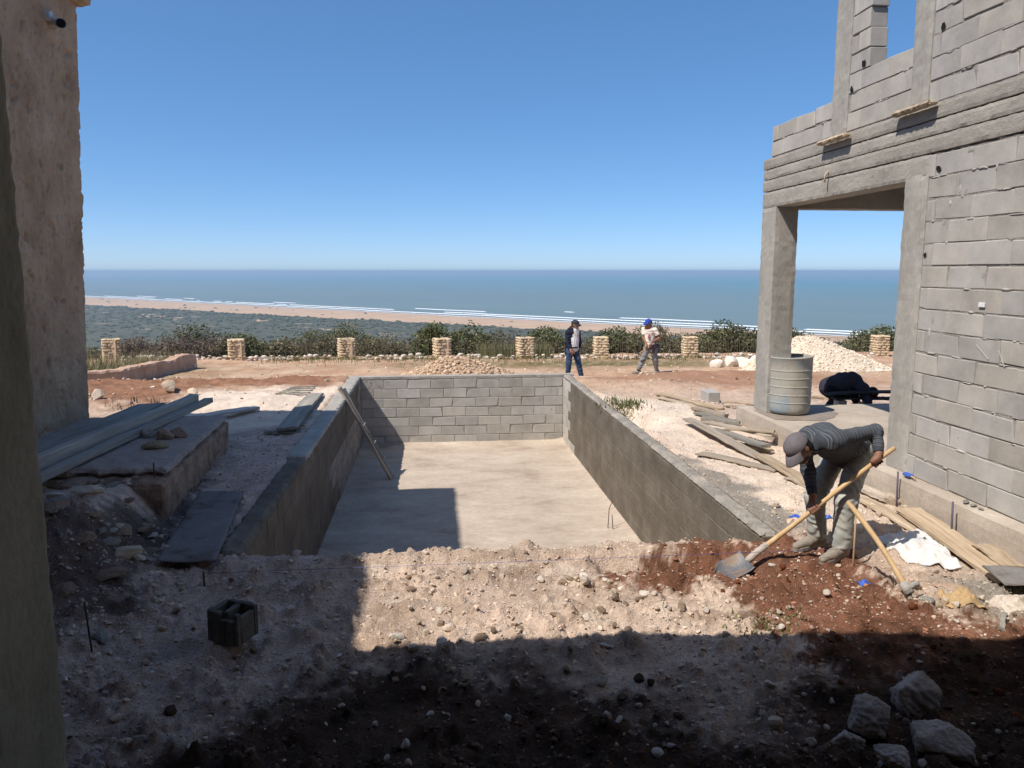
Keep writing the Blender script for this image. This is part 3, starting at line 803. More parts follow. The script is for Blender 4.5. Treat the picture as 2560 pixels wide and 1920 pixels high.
# the porch over the viewpoint: roof slab, rear wall, floor
bm = bmesh.new()
rp = [(-4.19, -3.29), (9.5, -3.29), (9.5, 2.3), (3.0, 2.75), (.9, 2.98), (-1.1, 3.30), (-4.19, 3.28)]
lo_ = [bm.verts.new((x, y, 3.74)) for x, y in rp]; hi_ = [bm.verts.new((x, y, 4.02)) for x, y in rp]
for k in range(len(rp)): bm.faces.new((lo_[k], lo_[(k+1) % len(rp)], hi_[(k+1) % len(rp)], hi_[k]))
bm.faces.new(lo_[::-1]); bm.faces.new(hi_)
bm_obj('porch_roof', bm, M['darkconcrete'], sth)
box('rear_wall', (-10.4, -3.6, -.3), (12, -3.3, 7.4), M['tadelakt'], sth)
box('porch_floor', (-4.4, -3.29, .35), (9.5, 1.1, .66), M['concrete'], sth)
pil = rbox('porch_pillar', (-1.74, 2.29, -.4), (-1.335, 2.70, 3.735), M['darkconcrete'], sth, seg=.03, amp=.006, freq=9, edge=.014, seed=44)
# security camera under the cornice
cu = empty('security_camera', (-4.38, 9.9, 5.16), 'white and black security camera on the beige wall under the cornice', 'camera')
bm = bmesh.new(); tube_bm(bm, [(-4.42, 9.86, 5.21), (-4.33, 9.86, 5.20)], .055, 16); bm_obj('mount', bm, flat('white_plastic', (.6, .6, .6), .4), cu, smooth=False)
bm = bmesh.new(); tube_bm(bm, [(-4.33, 9.86, 5.18), (-4.27, 9.88, 5.14)], .02, 8); bm_obj('arm', bm, flat('white_plastic_b', (.55, .55, .55), .4), cu)
bm = bmesh.new(); tube_bm(bm, [(-4.32, 10.02, 5.17), (-4.30, 9.98, 5.16), (-4.22, 9.84, 5.12)], [.04, .055, .055], 16); bm_obj('body', bm, flat('camera_body', (.45, .45, .46), .4), cu, smooth=False)
bm = bmesh.new(); tube_bm(bm, [(-4.222, 9.842, 5.121), (-4.212, 9.824, 5.116)], .050, 16); bm_obj('lens', bm, flat('camera_lens', (.012, .014, .02), .15), cu)
# ------------------------------------------------------------------ stones
def ico_arrays(sub):
    bm = bmesh.new(); bmesh.ops.create_icosphere(bm, subdivisions=sub, radius=1)
    V = np.array([v.co[:] for v in bm.verts]); F = np.array([[v.index for v in f.verts] for f in bm.faces]); bm.free()
    return V, F
ICO = {s: ico_arrays(s) for s in (1, 2, 3, 4, 5)}
def rock_arrays(sub, seed, planes=11, noise=.05, scale=(1, 1, .8), lo=.62, hi=1.0):
    r = np.random.default_rng(seed); V, F = ICO[sub]
    N = r.standard_normal((planes, 3)); N /= np.linalg.norm(N, axis=1)[:, None]
    D = r.uniform(lo, hi, planes)
    dots = V @ N.T
    rad = np.min(np.where(dots > .08, D/np.maximum(dots, .08), 9), 1)
    rad = np.minimum(rad, 1.15)
    q = V*3.1
    nz = fbm(q[:, 0]+q[:, 2]*.6+seed, q[:, 1]-q[:, 2]*.8, 4, .62, seed)
    rad = rad*(1+noise*nz*2)
    P = V*rad[:, None]*np.array(scale)
    return P, F
def rock_mesh(sub, seed, mt, name='stone', smooth=False, **k):
    P, F = rock_arrays(sub, seed, **k)
    me = mesh_np(name, P, F, smooth); me.materials.append(mt); return me
def smat(name, a, b, c, **k): return mat(name, [(.3, a), (.5, b), (.72, c)], scale=6, rough=1, bump=.7, bscale=28, bdist=.02, objrand=.16, spec=.05, **k)
SM = {'p': M['stone'], 'w': M['whitestone'], 'b': smat('brown_stone', (.24, .17, .12), (.34, .25, .185), (.43, .34, .26)),
      'd': smat('dark_clod', (.06, .035, .024), (.095, .06, .042), (.14, .10, .075)), 'r': smat('red_clod', (.15, .052, .026), (.21, .075, .036), (.27, .11, .06)),
      'g': smat('grey_cement_lump', (.25, .24, .215), (.33, .32, .29), (.41, .39, .36))}
RK = {k: [rock_mesh(2, 100+i+37*ord(k), SM[k], noise=.09, planes=7+i % 3, lo=.5) for i in range(5)] for k in SM}
KN = {'p': 'pale limestone lump', 'w': 'white limestone chip', 'b': 'brown earthy stone', 'd': 'dark earth clod', 'r': 'red earth clod', 'g': 'grey cement lump'}
def rubble_label(x, y, w, k):
    sz = 'fist-sized ' if w > .058 else ('small ' if w > .034 else 'tiny ')
    sd = poly_sd(np.array([x]), np.array([y]), RED)[0]
    if sd < .05 and y > 4.55: zone = 'on the sunlit red soil around the shovel'
    elif sd < .05: zone = 'on the shaded red soil near the big boulders'
    elif y < 4.1 and x > 1.4: zone = 'in the shaded rubble left of the big boulders'
    elif y < 4.1: zone = 'in the darkened shaded soil at the bottom edge'
    elif y < 4.62: zone = 'along the edge of the big front shadow'
    elif x > 3.2: zone = 'in the pale rubble right of the pickaxe'
    elif x < -.62: zone = 'on the shaded ground around the hollow block'
    elif x < .5: zone = 'in the left part of the sunlit front rubble'
    elif y > 5.75: zone = 'on the near lip of the pool'
    else: zone = 'in the middle of the sunlit front rubble'
    return sz+KN[k]+' lying '+zone, KN[k]+'s '+zone
ST = [(0.96,4.17,.063,'p'),(0.78,4.08,.033,'p'),(1.19,4.19,.059,'d'),(0.88,5.94,.052,'p'),(1.3,5.47,.05,'p'),(1.15,5.38,.038,'b'),(1.44,5.12,.06,'b'),(1.34,5.12,.042,'b'),(1.57,5.2,.04,'p'),(2.06,5.46,.045,'p'),(2.05,5.3,.045,'p'),(2.13,5.3,.04,'r'),(2.13,4.88,.075,'b'),(1.97,4.8,.045,'b'),(1.89,4.61,.075,'p'),(1.07,4.6,.05,'w'),(1.31,4.7,.036,'w'),(1.27,4.78,.04,'b'),(1.18,4.81,.042,'b'),(1.57,4.7,.027,'b'),(1.66,4.45,.04,'p'),(1.92,4.4,.04,'p'),(1.38,4.11,.036,'p'),(1.24,4.12,.04,'d'),(1.1,3.88,.04,'p'),(1.3,3.79,.06,'d'),(1.57,3.85,.028,'w'),(1.48,3.82,.02,'p'),(1.44,3.79,.022,'p'),(1.51,3.75,.022,'w'),(1.16,3.76,.025,'p'),(1.22,3.74,.025,'p'),(1.77,3.78,.045,'p'),(1.58,3.3,.038,'p'),(1.52,3.52,.02,'w'),(0.79,4.75,.035,'p'),(0.94,5.2,.032,'p'),(0.97,4.72,.033,'p'),(1.13,5.05,.028,'b'),(0.87,5.05,.035,'p'),(-.2,5.21,.036,'w'),(0.25,4.68,.036,'w'),(-.05,4.54,.024,'w'),(0.38,4.68,.022,'w'),(0.11,4.63,.032,'w'),(0.36,4.8,.05,'b'),(0.09,4.39,.046,'p'),(-.76,5.22,.04,'p'),(-1.17,6.31,.07,'p'),(0.1,6.21,.045,'p'),(-.09,4.12,.028,'p'),(0.02,3.88,.018,'w'),(-.21,3.8,.026,'p'),(-.21,3.66,.03,'d'),(-.07,5.64,.027,'p'),(0.05,5.2,.02,'w'),(0.11,4.95,.022,'p'),(2.08,4.05,.044,'p'),(2.38,4.42,.03,'p'),(1.8,3.68,.085,'p'),(2.63,3.41,.056,'p'),(2.65,3.33,.05,'p'),(2.64,3.26,.038,'p'),(3.55,5.11,.05,'b'),(3.95,4.63,.026,'b'),(3.51,4.81,.062,'p'),(3.62,4.78,.056,'p'),(3.59,4.86,.053,'p'),(2.34,4.81,.05,'p'),(2.78,5.0,.05,'w'),(2.63,4.93,.024,'w'),(3.48,4.58,.03,'w'),(3.29,4.76,.06,'r'),(2.95,3.49,.03,'p'),(2.34,3.22,.05,'p'),(2.15,3.23,.06,'p'),(2.24,3.27,.03,'p'),(2.72,3.29,.026,'p'),(1.99,3.81,.065,'b'),(1.78,3.81,.036,'p'),(2.89,4.19,.036,'b'),(3.9,4.89,.038,'p')]
def put_stone(me, x, y, w, label, group=None, z=None, flat=1.0, name='stone', sink=.3, cat='stone'):
    o = bpy.data.objects.new(name, me); COL.objects.link(o)
    s = w/2*1.08
    o.scale = (s*random.uniform(.9, 1.25), s*random.uniform(.85, 1.1), s*random.uniform(.85, 1.1)*flat)
    o.rotation_euler = (random.uniform(-.5, .5)*flat, random.uniform(-.5, .5)*flat, random.uniform(0, 6.28))
    o.location = (x, y, (gz(x, y) if z is None else z)+s*.78*flat*(1-sink))
    return tag(o, label, cat, group)
for x, y, w, k in ST:
    put_stone(random.choice(RK[k]), x, y, w, *rubble_label(x, y, w, k))
# lesser stones of the same rubble
r2 = np.random.default_rng(5)
for i in range(170):
    Y = r2.uniform(3.3, 6.3); X = r2.uniform(-.55, .86)*(Y+1.2)
    if X > 4.5 or (X < -2.4): continue
    k = r2.choice(['p', 'p', 'p', 'b', 'w'])
    if poly_sd(np.array([X]), np.array([Y]), RED)[0] < .1 and k != 'w': k = 'r'
    elif Y < 4.2 and X < 1 and k == 'p' and r2.random() < .6: k = 'd'
    w = float(r2.uniform(.016, .06)); put_stone(random.choice(RK[k]), X, Y, w, *rubble_label(X, Y, w, k))

for i in range(34):
    Y = r2.uniform(4.65, 5.75); X = r2.uniform(-.3, 2.1); k = r2.choice(['p', 'p', 'p', 'w', 'b']); w = float(r2.uniform(.045, .085))
    if poly_sd(np.array([X]), np.array([Y]), RED)[0] > .1: put_stone(random.choice(RK[k]), X, Y, w, *rubble_label(X, Y, w, k), sink=.6)

def big_rock(x, y, w, h, d, seed, label, mt=None, z=None, rot=0, sink=.6, sub=5, noise=.10, name='boulder', cat='rock', planes=10, lo=.58):
    P, F = rock_arrays(sub, seed, planes=planes, noise=noise, scale=(1, 1, 1), lo=lo)
    P = P/np.abs(P).max(0)*np.array([w, d, h])/2
    q = P*26
    P = P*(1+.03*fbm(q[:, 0]+q[:, 2]*.7, q[:, 1]-q[:, 2]*.5, 4, .65, seed+1))[:, None]
    o = link(name, mesh_np(name, P, F, True), mt or M['stone'])
    o.location = (x, y, (gz(x, y) if z is None else z)+h/2-h*sink*.5); o.rotation_euler.z = rot
    return tag(o, label, cat)
M['boulder'] = smat('shaded_limestone', (.25, .20, .165), (.40, .325, .27), (.50, .43, .37))  # limestone darkened in its colour for stones lying in shade
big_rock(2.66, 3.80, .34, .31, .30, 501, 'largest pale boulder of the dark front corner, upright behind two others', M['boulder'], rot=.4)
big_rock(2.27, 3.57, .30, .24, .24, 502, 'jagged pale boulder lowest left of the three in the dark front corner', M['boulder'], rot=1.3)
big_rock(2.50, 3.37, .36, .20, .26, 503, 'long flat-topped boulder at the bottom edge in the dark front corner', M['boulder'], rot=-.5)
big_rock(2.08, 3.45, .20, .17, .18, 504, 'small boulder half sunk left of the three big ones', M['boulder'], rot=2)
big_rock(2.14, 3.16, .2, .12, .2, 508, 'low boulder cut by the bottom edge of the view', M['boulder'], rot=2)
big_rock(4.06, 4.78, .36, .22, .3, 505, 'big pinkish limestone rock sunlit at the right edge', SM['p'], rot=.2, z=-.1)
big_rock(3.43, 4.83, .12, .075, .10, 506, 'grey cement lump just right of the pickaxe head', SM['g'])
big_rock(3.88, 5.16, .30, .09, .16, 507, 'dark brown flat slab of earth beside the torn cardboard', SM['b'], rot=-.4)
big_rock(3.34, 6.65, .16, .085, .13, 511, 'pinkish stone on the cement strip beside the pool', mat('pink_stone', [(.3, (.52, .30, .19)), (.7, (.68, .46, .33))], scale=8, rough=1), z=-.05)
for i, (x, y, w) in enumerate(((3.36, 7.15, .10), (3.46, 7.02, .085), (3.28, 6.95, .07))):
    put_stone(RK['p'][i], x, y, w, 'flat pale stone in the little heap beside the cement strip', 'flat stones by the cement strip', flat=.6)
for i, (x, y, w) in enumerate(((4.56, 7.05, .15), (4.58, 6.9, .09), (4.50, 6.55, .08), (4.55, 6.35, .07), (4.52, 6.72, .06), (4.3, 6.95, .11), (4.24, 6.75, .07))):
    put_stone(RK['p'][i % 5], x, y, w, 'pale stone lying along the foot of the house foundation', 'pale stones along the foundation')
# stones on the plinth
big_rock(-3.30, 9.12, .17, .17, .15, 520, 'rounded pale stone leftmost of the group on the plinth', M['boulder'], z=.40)
big_rock(-3.11, 9.0, .26, .2, .2, 521, 'dark broken stone in the middle of the plinth group', SM['b'], z=.40)
big_rock(-2.95, 9.08, .22, .17, .2, 522, 'brownish broken stone rightmost on the plinth', SM['b'], z=.40)
big_rock(-3.02, 8.5, .30, .12, .18, 523, 'flat oblong yellowish stone lying in front of the plinth group', smat('yellow_stone', (.20, .155, .10), (.30, .235, .155), (.38, .31, .22)), z=.40, planes=24, lo=.85)
# broken slabs and rubble at the front end of the plinth
lb = ('broken slab fragment in the rubble slope beside the near pillar', 'slab fragments in the left rubble slope')
for i, (x, y) in enumerate(((-3.93, 8.15), (-3.57, 7.95), (-3.3, 7.6), (-3.02, 7.3), (-3.38, 7.0), (-3.0, 6.8), (-2.6, 6.5), (-2.5, 6.8), (-2.98, 6.2), (-2.68, 5.9), (-2.8, 7.1), (-3.2, 6.6), (-2.75, 6.3), (-2.9, 5.6), (-2.6, 5.4), (-2.45, 6.1), (-3.15, 7.35), (-3.6, 7.4), (-2.4, 5.7), (-2.62, 6.95))):
    put_stone(RK[random.choice('pbbg')][i % 5], x, y, random.uniform(.09, .22), *lb, flat=.6, sink=.55, name='slab_fragment', cat='rubble')
for i in range(46):
    x = random.uniform(-3.5, -2.15); y = random.uniform(4.6, 7.8)
    put_stone(RK[random.choice('ppbg')][i % 5], x, y, random.uniform(.04, .13), 'small stone in the shaded rubble slope on the left', 'small stones of the left rubble slope', flat=.7)

# ------------------------------------------------------------------ gravel: nobody could count it
def scatter(name, X, Y, size, colour, flat=.75, seed=0, sub=1, lift=.2):
    r = np.random.default_rng(seed); n = len(X)
    Z = ground_z(X, Y)
    var = [rock_arrays(sub, 900+seed+i, planes=6, noise=.05, scale=(1, 1, flat), lo=.38)[0] for i in range(10)]
    F0 = ICO[sub][1]; nv = len(var[0])
    pick = r.integers(0, 10, n); V = np.stack(var)[pick]
    a = r.uniform(0, 6.283, n); ca, sa = np.cos(a)[:, None], np.sin(a)[:, None]
    t = r.uniform(-.6, .6, n); ct, st_ = np.cos(t)[:, None], np.sin(t)[:, None]
    x, y, z = V[..., 0]*r.uniform(.8, 1.4, (n, 1)), V[..., 1], V[..., 2]
    x, z = x*ct-z*st_, x*st_+z*ct
    V = np.stack([x*ca-y*sa, x*sa+y*ca, z], -1)*size[:, None, None]
    V = V+np.stack([X, Y, Z+size*lift], 1)[:, None]
    F = F0[None]+(np.arange(n)*nv)[:, None, None]
    C = np.repeat(np.clip(colour, .01, .85), nv, 0)
    return tag(link(name, mesh_np(name, V.reshape(-1, 3), F.reshape(-1, 3), False, {'Col': C}), M['gravel']), kind='stuff')
def stone_cols(X, Y, r, mixw=.5):
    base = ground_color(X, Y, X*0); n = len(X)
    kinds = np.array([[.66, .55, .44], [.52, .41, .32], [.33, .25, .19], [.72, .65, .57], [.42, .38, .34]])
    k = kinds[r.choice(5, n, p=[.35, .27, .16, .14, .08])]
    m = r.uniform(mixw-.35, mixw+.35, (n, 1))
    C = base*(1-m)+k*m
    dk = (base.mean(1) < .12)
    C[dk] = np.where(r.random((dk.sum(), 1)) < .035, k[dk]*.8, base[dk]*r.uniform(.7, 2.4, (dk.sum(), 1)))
    return C
r3 = np.random.default_rng(21)
n = 22000
Y = 2.9+3.5*r3.random(n)**1.1; X = r3.uniform(-.72, .90, n)*(Y+1.0)
k = (X < 4.6) & ~((X > -1.7) & (X < 2.95) & (Y > 6.3))
dens = fbm(X*1.3, Y*1.3, 3, .5, 55)
k &= (dens > -.25) | (r3.random(n) < .35)
X, Y = X[k], Y[k]; sz = .0045+.008*r3.random(len(X))**2.0+.016*(r3.random(len(X)) < .12)*r3.random(len(X))
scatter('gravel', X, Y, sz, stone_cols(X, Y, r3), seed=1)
n = 4200
Y = r3.uniform(6.3, 16, n); X = r3.uniform(2.98, 4.75, n); k = r3.random(n) < (.35+.6*(fbm(X*1.5, Y*1.5, 3, .5, 57) > 0)); X, Y = X[k], Y[k]
scatter('gravel', X, Y, .005+.013*r3.random(len(X))**2.2, stone_cols(X, Y, r3, .6), seed=2)
n = 3800
Y = r3.uniform(12, 27, n); X = r3.uniform(-.55, .7, n)*(Y+1.5); k = ~((X > -2.1) & (X < 3.2) & (Y < 17.3)); k &= ~((X > 4.5) & (Y < 11.4)); k &= fbm(X*.6, Y*1.2, 3, .6, 58) > -.05
X, Y = X[k], Y[k]
scatter('gravel', X, Y, .012+.045*r3.random(len(X))**3, stone_cols(X, Y, r3, .75), seed=3)
n = 2600
Y = r3.uniform(4.2, 11.8, n); X = r3.uniform(-3.2, -1.9, n); k = ~((X < -2.75) & (Y > 7)); X, Y = X[k], Y[k]
scatter('gravel', X, Y, .006+.02*r3.random(len(X))**2.5, stone_cols(X, Y, r3, .6), seed=4)

# ------------------------------------------------------------------ plinth, planks, sheets on the left
pln = empty('stone_plinth', (-3.7, 8.7, 0), 'low plastered plinth with broken front end beside the beige house wall', 'plinth')
P, F = rough_box('', (-4.75, 7.35, -.25), (-2.74, 10.42, .315), None, seg=.06, amp=.035, edge=.05, freq=4, seed=51)
P[:, 0] += .16*(10.42-P[:, 1])/3*(P[:, 0] > -3.7)
link('body', mesh_np('body', P, F, False), mat('stained_plinth', [(.3, (.13, .085, .06)), (.48, (.30, .20, .14)), (.62, (.42, .29, .205)), (.8, (.20, .14, .10))], scale=3.2, rough=1, bump=.8, bscale=22, bdist=.03, objrand=0), pln)
P, F = rough_box('', (-4.78, 7.5, .316), (-2.76, 10.45, .395), None, seg=.05, amp=.018, edge=.05, freq=3, seed=52)
P[:, 0] += .16*(10.45-P[:, 1])/3*(P[:, 0] > -3.7)
P[:, 1] += np.where(P[:, 1] < 8, .28*fbm(P[:, 0]*2.2, P[:, 0]*0, 4, .6, 53)+.12, 0)
link('cap', mesh_np('cap', P, F, False), mat('dusty_screed', [(.3, (.30, .235, .195)), (.7, (.43, .345, .29))], scale=3, rough=1, bump=.7, bscale=20, bdist=.02, objrand=0), pln)

def plank(a, b, w, t, label, mt=None, roll=0, name='plank', group=None, cat='plank', warp=.012, seg=14, taper=0, seed=None):
    a = Vector(a); b = Vector(b); u = (b-a); L = u.length; u.normalize()
    s = u.cross(Vector((0, 0, 1))).normalized(); up = s.cross(u).normalized()
    s = (Matrix.Rotation(roll, 3, u) @ s); up = s.cross(u).normalized()
    rr = random.Random(seed if seed is not None else int(a.x*977+b.y*631)); bm = bmesh.new(); rings = []
    for i in range(seg+1):
        q = i/seg; c = a+u*(L*q)+up*(warp*math.sin(q*5+rr.random()*.4))+s*(warp*math.sin(q*3.1+1))
        ww = w/2*(1-taper*q)*(1+.10*(rr.random()-.5)); e_ = 3.5 if i in (0, seg) else 1; j = lambda: rr.uniform(-.0032, .0032)*e_
        ring = []
        ch = min(.006, t*.3)
        for (x, z) in ((-1, -1), (1, -1), (1, 1), (-1, 1)):
            ring.append(bm.verts.new(c+s*(x*(ww-ch)+j())+up*(z*t/2+j())))
            ring.append(bm.verts.new(c+s*(x*ww+j())*1+up*(z*(t/2-ch)+j())) if True else None)
        order = [0, 2, 3, 5, 4, 6, 7, 1]
        rings.append([ring[k] for k in order])
    for p, q in zip(rings, rings[1:]):
        for k in range(8): bm.faces.new((p[k], p[(k+1) % 8], q[(k+1) % 8], q[k]))
    bm.faces.new(rings[0][::-1]); bm.faces.new(rings[-1])
    # centre the object and turn it so that the grain runs with the board
    me = bpy.data.meshes.new(name)
    R = Matrix((u, s, up)).transposed().to_4x4(); Mx = Matrix.Translation((a+b)/2) @ R
    bmesh.ops.transform(bm, matrix=Mx.inverted(), verts=bm.verts)
    bmesh.ops.recalc_face_normals(bm, faces=bm.faces[:]); bm.to_mesh(me); bm.free()
    return tag(link(name, me, mt or M['wood'], M=Mx), label, cat, group)
M['railwood'] = mat('grey_rail', [(.3, (.27, .25, .22)), (.7, (.42, .39, .34))], scale=8, rough=1, stretch=(.15, 1.5, 1.5))
plank((-4.12, 7.2, .455), (-3.90, 10.98, .455), .36, .07, 'wide dark grey board lying closest to the beige wall on the plinth', M['greywood'])
plank((-3.80, 7.0, .50), (-3.42, 11.28, .50), .105, .13, 'long grey timber rail, further from the edge of the two beside the wide board', M['railwood'], name='timber_rail', cat='timber')
plank((-3.60, 6.9, .44), (-3.28, 11.49, .44), .105, .07, 'long grey timber rail, nearer the plinth edge, running out into the sun', M['railwood'], name='timber_rail', cat='timber')
plank((-3.78, 12.0, gz(-3.8, 12)+.06), (-2.93, 12.82, gz(-2.93, 12.8)+.07), .26, .035, 'pale board half in sun on the ground beyond the plinth', mat('pale_board', [(.3, (.42, .38, .33)), (.7, (.55, .51, .45))], scale=4, rough=.9, stretch=(.2, 1.5, 1.5)))
plank((-2.16, 14.2, .06), (-2.13, 11.05, .075), .30, .05, 'grey board lying along the top of the left pool wall', M['greywood'], roll=.12)
plank((-2.45, 11.2, -.0), (-1.86, 11.1, .0), .10, .03, 'thin dark lath in the shade across the left pool edge', M['greywood'])
for i in range(5):
    a = .25*i; plank((-2.95+.05*i, 14.55+.07*i, .03+.015*i), (-2.35+.03*i, 14.35+.12*i, .05+.02*i), .05, .02, 'short dark stick in the little pile beside the left pool wall', M['greywood'], name='stick', group='sticks beside the left pool wall', cat='stick', seed=i)
# two battens wired together, leaning on the left pool wall
lad = empty('leaning_battens', (-1.2, 14.0, -.7), 'pair of wired wooden battens leaning inside the pool against the left wall', 'battens')
def part_plank(parent, name, a, b, w, t, mt, roll=0, seed=0):
    o = plank(a, b, w, t, None, mt, roll, name, None, None, seed=seed)
    mb = o.matrix_basis.copy(); o.parent = parent; o.matrix_basis = Matrix.Translation(-parent.location) @ mb
    return o
part_plank(lad, 'batten', (-1.72, 14.05, .20), (-.83, 14.0, -1.50), .085, .045, M['wood'], .2, 1)
part_plank(lad, 'batten', (-1.66, 14.135, .17), (-.80, 14.06, -1.49), .05, .04, M['greywood'], .1, 2)
for q in (.42, .62, .8):
    c = Vector((-1.70, 14.12, .2)).lerp(Vector((-.80, 14.09, -1.5)), q)
    tube('wire_tie', [c+Vector((.03*math.cos(a)+.01, .10*math.sin(a), .04*math.cos(a)+.012*a/6)) for a in np.linspace(0, 9, 18)], .006, flat('tie_wire_%d' % int(q*100), (.4, .4, .4), .5), lad, 5)
# thin sheet bridging the trench
sh = empty('cement_sheet', (-2.1, 7, .02), 'long thin grey sheet lying over the trench beside the left pool wall', 'sheet')
def sheet():
    A, B, Cc, D = [np.array(p) for p in ((-2.46, 8.05, .0), (-1.98, 7.95, .03), (-1.74, 5.99, .05), (-2.215, 6.075, .04))]
    n, m = 40, 14; V = []
    for i in range(n+1):
        for j in range(m+1):
            u, v = i/n, j/m
            p = (A*(1-v)+B*v)*(1-u)+(D*(1-v)+Cc*v)*u
            z = .012*math.sin(u*4+v)+.006*math.sin(v*5+u*9)+(.03*max(0, .1-u)*10*(1-v))
            V.append(p+np.array([0, 0, z]))
    V = np.array(V); idx = np.arange(len(V)).reshape(n+1, m+1)
    Q = np.stack([idx[:-1, :-1], idx[1:, :-1], idx[1:, 1:], idx[:-1, 1:]], -1).reshape(-1, 4)
    V2 = np.concatenate([V, V-np.array([0, 0, .008])]); Q2 = np.concatenate([Q, Q[:, ::-1]+len(V)])
    e = np.concatenate([idx[0, :], idx[1:, -1], idx[-1, ::-1][1:], idx[::-1, 0][1:]])
    S_ = np.stack([e[:-1], e[1:], e[1:]+len(V), e[:-1]+len(V)], 1)
    link('panel', mesh_np('panel', V2, np.concatenate([Q2, S_]), True), M['sheet'], sh)
    pts = [(-1.92+.13*math.cos(a)*(1+.3*math.sin(2*a)), 6.72+.15*math.sin(a)*(1+.2*math.sin(3*a))) for a in np.linspace(0, 6.28, 26)[:-1]]
    bm = bmesh.new(); vs = [bm.verts.new((x, y, .058)) for x, y in pts]; bm.faces.new(vs)
sheet()
def rebar(x, y, z0, z1, label, lean=(0, 0), r=.007, mt=None):
    o = tube('rebar_stake', [(x, y, z0), (x+lean[0]*.5, y+lean[1]*.5, (z0+z1)/2), (x+lean[0], y+lean[1], z1)], r, mt or M['rust'])
    return tag(o, label, 'stake')
rebar(-2.72, 7.58, -.1, .46, 'thin dark steel bar upright in the black earth against the plinth', (-.005, 0))
rebar(-1.745, 5.72, -.2, .06, 'short dark steel bar under the near end of the grey sheet', (-.01, .01))
rebar(-2.14, 4.74, -.2, .28, 'dark steel bar in the shaded soil near the front pillar', (-.03, .0), .006)
M['tanrod'] = flat('tan_rod', (.40, .27, .18), .7)
rebar(3.385, 5.70, -.3, .33, 'slim tan steel stake in the soil between the man and the pickaxe', (.0, .01), .0075, M['tanrod'])
M['purple'] = flat('purple_bar', (.10, .085, .13), .6)
rebar(4.56, 6.98, -.1, .33, 'purplish steel stake at the foundation, the one further off', (.0, .02), .009, M['purple'])
rebar(4.52, 6.10, -.1, .29, 'purplish steel stake at the foundation, the nearer one above the sack', (.0, .02), .009, M['purple'])
tag(tube('marking_string', [(-1.745, 5.72, .05), (.8, 5.71, .052), (3.385, 5.70, .06)], .0015, flat('blue_string', (.12, .13, .36)), seg=4), 'thin blue marking string stretched across the front of the pool', 'string')

# ------------------------------------------------------------------ hollow block standing in the shade
hb = bmesh.new()
def hollow_block():
    w, d, h = .235, .20, .215; t = .035
    bm = bmesh.new()
    xs = [-w/2, -w/2+t, -t/2, t/2, w/2-t, w/2]; ys = [-d/2, -d/2+t, d/2-t, d/2]
    for i in range(5):
        for j in range(3):
            if i in (1, 3) and j == 1: continue
            zt = h-(.05 if (i in (2, 3) and j == 0) else 0)-(.03 if i == 4 and j == 1 else 0)-random.uniform(0, .012)
            box_bm(bm, (xs[i]+.0004*i, ys[j]+.0004*j, 0), (xs[i+1], ys[j+1], zt), .004, .004)
    box_bm(bm, (-w/2+.01, -d/2+.01, .0), (w/2-.01, d/2-.01, .05))
    o = bm_obj('hollow_block', bm, mat('dark_block', [(.3, (.085, .08, .07)), (.7, (.15, .145, .13))], scale=8, rough=1, bump=1, bscale=60, bdist=.01, objrand=0))
    o.location = (-1.32, 4.84, gz(-1.32, 4.84)-.012); o.rotation_euler = (0, .02, -.42)
    tag(o, 'dark hollow concrete block with chipped top standing alone in the shade', 'block')
hb.free(); hollow_block()

# ------------------------------------------------------------------ boards by the house
gl = lambda x, y, d: (x, y, gz(x, y)+d)
L_ = lambda s: s
plank(gl(3.75, 11.0, .10), gl(4.02, 8.95, .05), .15, .03, 'long bleached board aslant towards the porch, with dark shadow under its far end', roll=.05)
plank(gl(4.05, 9.1, .05), gl(4.06, 7.55, .04), .17, .035, 'grey worn board leading from the heap towards the working man')
plank(gl(3.89, 10.75, .12), gl(4.52, 9.7, .16), .14, .03, 'yellowish board on top of the heap beside the porch corner')
plank(gl(4.17, 13.9, .03), gl(4.56, 11.75, .14), .14, .035, 'long pale board reaching furthest back from the porch corner')
plank(gl(4.05, 13.4, .02), gl(4.52, 11.6, .08), .12, .03, 'pale board just below the furthest one, at the porch corner')
plank(gl(4.2, 12.0, .03), gl(4.55, 11.5, .05), .12, .05, 'short dark board wedged under the pale ones at the porch corner')
plank(gl(4.1, 11.65, .03), gl(4.55, 11.15, .04), .09, .04, 'short grey offcut lying low against the porch corner', M['greywood'])
plank(gl(4.05, 11.2, .05), gl(4.53, 10.9, .06), .13, .05, 'thick grey board end pointing at the slab corner', M['greywood'])
plank(gl(3.364, 9.35, .03), gl(4.0, 8.45, .03), .16, .025, 'flat sandy board lying loose beside the pool wall')
plank(gl(3.93, 10.48, .08), gl(4.18, 9.2, .13), .15, .04, 'cement-stained board tilted over the heap near the man', M['greywood'])
plank(gl(4.0, 10.2, .13), gl(4.54, 9.75, .2), .09, .03, 'narrow yellow lath across the top of the heap')
plank(gl(4.08, 9.8, .02), gl(4.3, 9.35, .03), .16, .04, 'short broad offcut in the shade of the heap')
plank(gl(3.94, 8.08, .02), gl(4.0, 7.7, .02), .07, .02, 'thin strip of wood at the end of the grey worn board')
plank(gl(5.05, 13.0, .03), gl(5.6, 12.75, .05), .08, .03, 'pale lath on the ground behind the bare column')
plank(gl(4.95, 12.65, .03), gl(5.5, 12.35, .04), .12, .03, 'pale board on the ground behind the bare column, the lower of two')
plank(gl(6.95, 13.5, .03), gl(7.2, 12.85, .04), .06, .04, 'round-edged pale lath on the ground behind the barrel')
plank(gl(4.50, 7.62, .03), gl(4.55, 7.08, .04), .14, .05, 'short plank with broken end lying along the foundation')
plank(gl(4.32, 7.2, .04), gl(4.33, 6.05, .05), .14, .035, 'worn plank running from the man towards the white sack')
